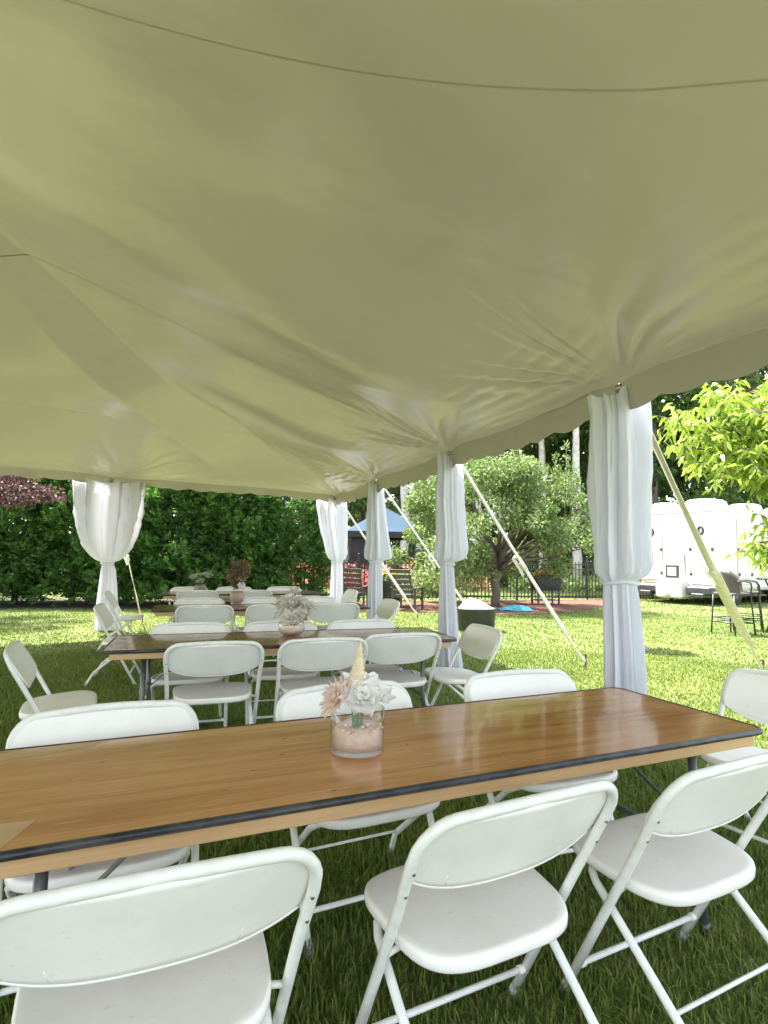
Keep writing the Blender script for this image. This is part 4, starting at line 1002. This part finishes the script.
# ------------------------------------------------------------------ vegetation
def limb(mb, p, q, r0, r1, rg, n=6, wob=.06):
    p = Vector(p); q = Vector(q); l = (q-p).length; pts = []; rr = []
    ox, oy = rg.uniform(-1, 1), rg.uniform(-1, 1)
    for i in range(n+1):
        k = i/n; w_ = math.sin(math.pi*k)*wob*l
        pts.append(p.lerp(q, k)+Vector((ox*w_, oy*w_, 0))+Vector((rg.uniform(-1, 1), rg.uniform(-1, 1), 0))*r0*.3*(0 < i < n)); rr.append(r0+(r1-r0)*k)
    mb.tube(pts, r0, 8, True, rr); return pts
def hedge_mesh(seed, h, r):
    """arborvitae: flat sprays of scale leaves that point out and up"""
    g_ = np.random.default_rng(seed); Pp = []; Dd = []; Sz = []; Wd = []
    ns_ = 2300
    for k in range(ns_):
        z = h*g_.uniform(.02, 1)**.9; kz = z/h; rad = r*(1.02-.15*kz if kz < .65 else (1.02-.0975)*(1-((kz-.65)/.35)**1.6)+.05)
        a = g_.uniform(0, 2*np.pi); lump = 1+.16*math.sin(3*a+z*2.1+seed)+.12*math.sin(5*a-z*3.3)+.1*math.sin(z*5+a*2)
        q = rad*lump*g_.uniform(.55, 1.0)**.6; base = np.array([q*math.cos(a), q*math.sin(a), z])
        o_ = np.array([math.cos(a), math.sin(a), 0]); main = unit((o_*g_.uniform(.6, 1.1)+np.array([0, 0, g_.uniform(.1, .8)])+g_.normal(size=3)*.3)[None])[0]
        ln = g_.uniform(.20, .40); side = unit(np.cross(main, g_.normal(size=3)*.6+np.array([0, 0, 1]))[None])[0]
        for i in range(7):
            t_ = i/6; p0 = base+main*ln*t_*.8
            for s_ in (-1, 1):
                Pp.append(p0); Dd.append(main*.75+side*s_*(.8-.45*t_)+g_.normal(size=3)*.1); Sz.append(ln*(.52-.26*t_)); Wd.append(ln*.14)
        Pp.append(base+main*ln*.6); Dd.append(main); Sz.append(ln*.5); Wd.append(ln*.14)
    return leaf_arrays(np.array(Pp), np.array(Dd), np.array(Sz), np.array(Wd), g_, .03)
hm = []
for sd_, h_ in ((1, 4.3), (2, 4.6), (3, 4.1)):
    V, Fq = hedge_mesh(sd_, h_, 1.12)
    o = npmesh('foliage', V, Fq, M['hedge']); mb = MB(); mb.tube([(0, 0, 0), (.03, 0, 1.5), (0, .02, h_*.9)], .07, 8, True, [.09, .06, .02]); t_ = mb.build('trunk', M['bark'])
    hm.append((o, t_))
first = [True]*3
hl = ['farthest left arborvitae of the hedge, below the purple maple', 'second arborvitae of the hedge from the left', 'arborvitae of the hedge left of the tulip-shaped curtain', 'arborvitae of the hedge behind the tulip-shaped curtain', 'arborvitae of the hedge just right of the tulip-shaped curtain', 'arborvitae of the hedge behind the small pale arrangement', 'arborvitae of the hedge behind the tall dried plumes', 'last arborvitae at the right end of the hedge, before the farthest curtain']
for i in range(8):
    x = -12.1+1.34*i; y = 14.75+.13*i+rnd.uniform(-.12, .12); k = i % 3
    e = empty('arborvitae', (x, y, 0), rnd.uniform(0, 6.28)); tag(e, hl[i], 'hedge shrub', 'arborvitae of the tall hedge')
    for o in hm[k]:
        c = o if first[k] else o.copy()
        if not first[k]: COL.objects.link(c)
        c.parent = e
    first[k] = False
    s_ = rnd.uniform(.95, 1.08); e.scale = (s_, s_, s_ if i < 7 else .86)

def crown(seed, clumps, leaf_n, ln, wd, droop=.15, updir=.2, spread=1.0):
    """clumps: list of (centre, radii)"""
    g_ = np.random.default_rng(seed); Ps = []; Ds = []
    for (c, r) in clumps:
        n = leaf_n; d = unit(g_.normal(size=(n, 3))); rad = g_.uniform(0, 1, (n, 1))**.45
        Ps.append(np.array(c)+d*rad*np.array(r)); dd = d+g_.normal(size=(n, 3))*.7; dd[:, 2] += updir; Ds.append(dd)
    P = np.concatenate(Ps); D = np.concatenate(Ds); n = len(P)
    return leaf_arrays(P, D, g_.uniform(.55, 1.25, n)*ln, g_.uniform(.7, 1.2, n)*wd, g_, .12, droop)
# crabapple: broad, loose, skirted to the ground, with upright whips on top
rg = random.Random(21); e = empty('crabapple_tree', (3.1, 15.9, 0)); tag(e, 'broad bushy crabapple tree with pale tipped leaves on the mulch bed', 'tree')
mb = MB(); cl = []
limb(mb, (0, 0, 0), (.05, 0, 1.0), .13, .10, rg)
for i in range(92):
    a = rg.uniform(0, 6.28); z = rg.uniform(.45 if math.cos(a) < -.1 else 1.0, 3.9); kk = math.sqrt(max(.05, 1-((z-1.7)/2.7)**2)); q = 2.95*kk*rg.uniform(.35, 1)
    c = (q*math.cos(a), q*math.sin(a)*.85, z); r = rg.uniform(.28, .55); cl.append((c, (r, r, r*.75)))
    if i % 2 == 0: limb(mb, (.05, 0, rg.uniform(.8, 1.6)), c, .045, .012, rg)
for i in range(26):
    a = rg.uniform(0, 6.28); q = rg.uniform(.3, 2.5); z0_ = 3.9-q*.45; b_ = (q*math.cos(a), q*math.sin(a), z0_-.6); hgt = rg.uniform(.5, 1.2)
    mb.tube([b_, (b_[0]*1.03, b_[1]*1.03, z0_+hgt)], .01, 5, True, [.014, .004])
    for k in range(5): cl.append(((b_[0]*1.02, b_[1]*1.02, z0_-.2+(hgt+.2)*k/4), (.09, .09, .13)))
mb.build('trunk', M['bark'], e)
V1, F1 = crown(31, cl[:92], 300, .12, .07); V2, F2 = crown(32, cl[92:], 26, .09, .045, 0, .8)
npmesh('crown', np.concatenate([V1, V2]), np.concatenate([F1, F2+len(V1)]), M['crab'], e)

# peach tree at the right: long drooping bright leaves on arching branches
rg = random.Random(5); g_ = np.random.default_rng(11)
PT = Vector((6.1, 5.9, 0)); e = empty('peach_tree', PT); tag(e, 'bright yellow-green peach tree with long drooping leaves reaching in from the right', 'tree')
mb = MB(); limb(mb, (0, 0, 0), (-.1, 0, 1.3), .10, .08, rg)
Ps = []; Ds = []
targets = []
for i in range(46):
    a = rg.uniform(0, 6.28); q = rg.uniform(.8, 2.3); z = rg.uniform(1.8, 3.7); targets.append((q*math.cos(a), q*math.sin(a), z))
# limbs that reach over the lawn towards the tent
targets += [(-2.55, .2, 2.5), (-2.75, .0, 2.75), (-2.3, -.3, 2.2), (-2.5, -.1, 2.95), (-2.1, .3, 3.1), (-1.9, -.2, 2.0), (-2.2, -.4, 2.65), (-1.8, .2, 2.45), (-1.6, -.4, 2.8), (-1.9, .4, 1.45), (-1.75, .1, 1.35), (-1.5, .1, 1.6), (-1.6, -.3, 2.2), (-1.4, .5, 2.0), (-2.0, .5, 2.8), (-1.2, 0, 3.2), (-1.3, -.5, 2.6), (-2.3, 0, 2.9), (-2.2, .3, 2.5), (-1.7, 0, 2.65), (-1.5, .2, 3.0), (-2.0, 0, 3.3), (-1.7, .5, 3.4), (-1.4, -.2, 2.35), (-1.0, .3, 2.6), (-1.1, -.2, 2.2), (-1.8, -.3, 2.9), (-2.4, .3, 3.2), (-2.95, .1, 2.55), (-3.05, 0, 2.8), (-2.8, .3, 2.9), (-2.9, -.1, 2.35), (-2.6, .1, 3.1), (-2.5, -.2, 2.45), (-2.15, 0, 2.15), (-2.1, .3, 1.55), (-2.15, -.1, 1.75), (-1.3, .4, 1.5)]
for tx, ty, tz in targets:
    mid = Vector((tx*.5, ty*.5, tz*.62+.75)); p0 = Vector((-.1, 0, rg.uniform(1.1, 1.7))); q0 = Vector((tx, ty, tz)); pts = []
    for k in range(11):
        t_ = k/10; pts.append(p0*(1-t_)**2+mid*2*t_*(1-t_)+q0*t_*t_)
    mb.tube(pts, .02, 6, True, [.028*(1-.8*k/10)+.003 for k in range(11)])
    for k in range(3, 11):
        for _ in range(7):
            tw = pts[k]+Vector((rg.uniform(-.3, .3), rg.uniform(-.3, .3), rg.uniform(-.25, .15)))
            mb.tube([pts[k], tw], .004, 4, False, [.006, .003])
            for s_ in range(11):
                f_ = s_/10; pp = pts[k].lerp(tw, f_); Ps.append(tuple(pp)); Ds.append((rg.uniform(-.8, .8), rg.uniform(-.8, .8), rg.uniform(-.75, .15)))
mb.build('trunk', M['bark'], e)
Ps = np.array(Ps); Ds = np.array(Ds); n = len(Ps)
# each leaf: two quads so that it arches
ln_ = g_.uniform(.075, .15, n)[:, None]; D = unit(Ds); side = unit(np.cross(D, unit(g_.normal(size=(n, 3))))); wv = ln_*.13
m1 = Ps+D*ln_*.4+np.array([0, 0, .012]); m2 = Ps+D*ln_*.75-np.array([0, 0, .012]); tp = Ps+D*ln_*.95-np.array([0, 0, 1])*ln_*.22
V = np.stack([Ps-side*.001, Ps+side*.001, m1+side*wv, m1-side*wv, m2+side*wv*.8, m2-side*wv*.8, tp+side*.001, tp-side*.001], 1).reshape(-1, 3)
b_ = np.arange(n)[:, None]*8
npmesh('crown', V, np.concatenate([b_+np.array([[0, 1, 2, 3]]), b_+np.array([[3, 2, 4, 5]]), b_+np.array([[5, 4, 6, 7]])]), M['peach'], e, True)

# purple maple at the left edge
rg = random.Random(8); e = empty('purple_maple', (-8.05, 11.3, 0)); tag(e, 'purple-leaved maple at the left edge in front of the hedge', 'tree')
mb = MB(); limb(mb, (0, 0, 0), (-.1, 0, 1.5), .09, .06, rg); cl = []
for i in range(34):
    a = rg.uniform(0, 6.28); q = 1.55*math.sqrt(rg.random()); c = (q*math.cos(a)-.35, q*math.sin(a), 2.55+rg.uniform(-.25, .8)-.18*q); cl.append((c, (.38, .38, .15))); (limb(mb, (-.1, 0, 1.4), c, .025, .006, rg) if i % 4 == 0 else 0)
mb.build('trunk', M['bark'], e); V, Fq = crown(41, cl, 170, .11, .075, .25); npmesh('crown', V, Fq, M['maple'], e)

# woodland behind: tall trees one can tell apart
def forest_proto(seed, h, bare, n_cl, rad, mt_trunk, leafn=150, ln=.26):
    rg = random.Random(seed); mb = MB(); cl = []
    lean = (rg.uniform(-.5, .5), rg.uniform(-.4, .4))
    pts = [(lean[0]*k*k+rg.uniform(-.08, .08)*(k > 0), lean[1]*k*k, h*.93*k) for k in np.linspace(0, 1, 12)]
    mb.tube(pts, .2, 10, True, [(.19*(1-.85*k)+.02)*(1.35 if k == 0 else 1) for k in np.linspace(0, 1, 12)])
    for i in range(n_cl):
        k = rg.random()**.8; z = h*(bare+(1-bare)*k); env = rad*(1.05-.75*k)*(1 if k > .1 else .75); a = rg.uniform(0, 6.28); q = env*rg.uniform(.25, 1)
        c = (lean[0]*(z/h)**2+q*math.cos(a), lean[1]*(z/h)**2+q*math.sin(a), z-.12*q); r = rg.uniform(.5, 1.0)
        cl.append((c, (r*1.15, r*1.15, r*.42))); zz = max(.5, z-.5*q)
        if i % 2 == 0: limb(mb, (lean[0]*(zz/h)**2, lean[1]*(zz/h)**2, zz), c, .05, .012, rg, 4)
    t_ = mb.build('trunk', mt_trunk); V, Fq = crown(seed+50, cl, leafn, ln, ln*.62, .1)
    return t_, npmesh('crown', V, Fq, M['forest'])
protos = [forest_proto(61, 15, .12, 62, 3.0, M['bark']), forest_proto(62, 17, .22, 60, 3.4, M['bark']), forest_proto(63, 14, .05, 66, 2.9, M['bark']), forest_proto(64, 16, .42, 42, 2.8, M['birch'])]
FL = ['tall woodland tree leafy almost to the ground, in the woods beyond the fence', 'tall grey-trunked woodland tree with high branches, in the woods beyond the fence', 'dense low-branched woodland tree, in the woods beyond the fence', 'pale-trunked woodland tree with a bare lower trunk, in the woods beyond the fence']
spots = [(2.0, 31, 0), (4.6, 29.5, 3), (6.6, 32, 1), (7.9, 28.6, 3), (9.3, 31, 2), (10.3, 27.2, 1), (11.6, 30.5, 3), (13.2, 28, 0), (15.4, 30, 2), (17.8, 27.5, 1), (20.4, 29.5, 0), (23, 28, 2), (26, 31, 1),
         (-1.2, 32, 2), (-4.2, 30, 0), (-7.6, 28, 2), (-11, 27, 0), (-14.5, 26, 1), (-18.5, 25, 2), (1.0, 38, 1), (6, 37, 0), (11, 36.5, 2), (16, 36, 1), (21.5, 35.5, 0), (4.1, 25.6, 3), (8.1, 24.3, 3), (1.0, 27.2, 3), (1.6, 27.6, 3), (7.2, 26.2, 3)]
used_p = [False]*4
for (x, y, k) in spots:
    e = empty('woodland_tree', (x, y, 0), rnd.uniform(0, 6.28)); tag(e, FL[k], 'tree', 'trees of the woods beyond the fence')
    s_ = rnd.uniform(.9, 1.15); e.scale = (s_, s_, s_)
    for o in protos[k]:
        c = o if not used_p[k] else o.copy()
        if used_p[k]: COL.objects.link(c)
        c.parent = e
    used_p[k] = True
# leafy mass that closes the wood far behind
g_ = np.random.default_rng(77); n = 52000
P = np.stack([g_.uniform(-60, 70, n), g_.uniform(40, 47, n), 17*g_.uniform(0, 1, n)**.9], 1)
P[:, 2] *= 1+.18*np.sin(P[:, 0]*.35)+.1*np.sin(P[:, 0]*.9)
D = g_.normal(size=(n, 3)); V, Fq = leaf_arrays(P, D, g_.uniform(.6, 1.3, n)*.8, g_.uniform(.6, 1.1, n)*.5, g_, .15)
tag(npmesh('distant_woods', V, Fq, M['forest']), 'dark mass of far-off woods behind the separate trees', 'woods', kind='stuff')
# shrub layer under the woodland
n = 16000; P = np.stack([g_.uniform(-25, 32, n), g_.uniform(26, 30, n), 1.6*g_.uniform(0, 1, n)**1.3], 1); P[:, 2] *= .6+.5*np.sin(P[:, 0]*1.3)**2
D = g_.normal(size=(n, 3)); V, Fq = leaf_arrays(P, D, g_.uniform(.6, 1.3, n)*.34, g_.uniform(.6, 1.1, n)*.2, g_, .15)
tag(npmesh('woodland_undergrowth', V, Fq, M['forest']), 'low dark undergrowth along the edge of the woods', 'undergrowth', kind='stuff')
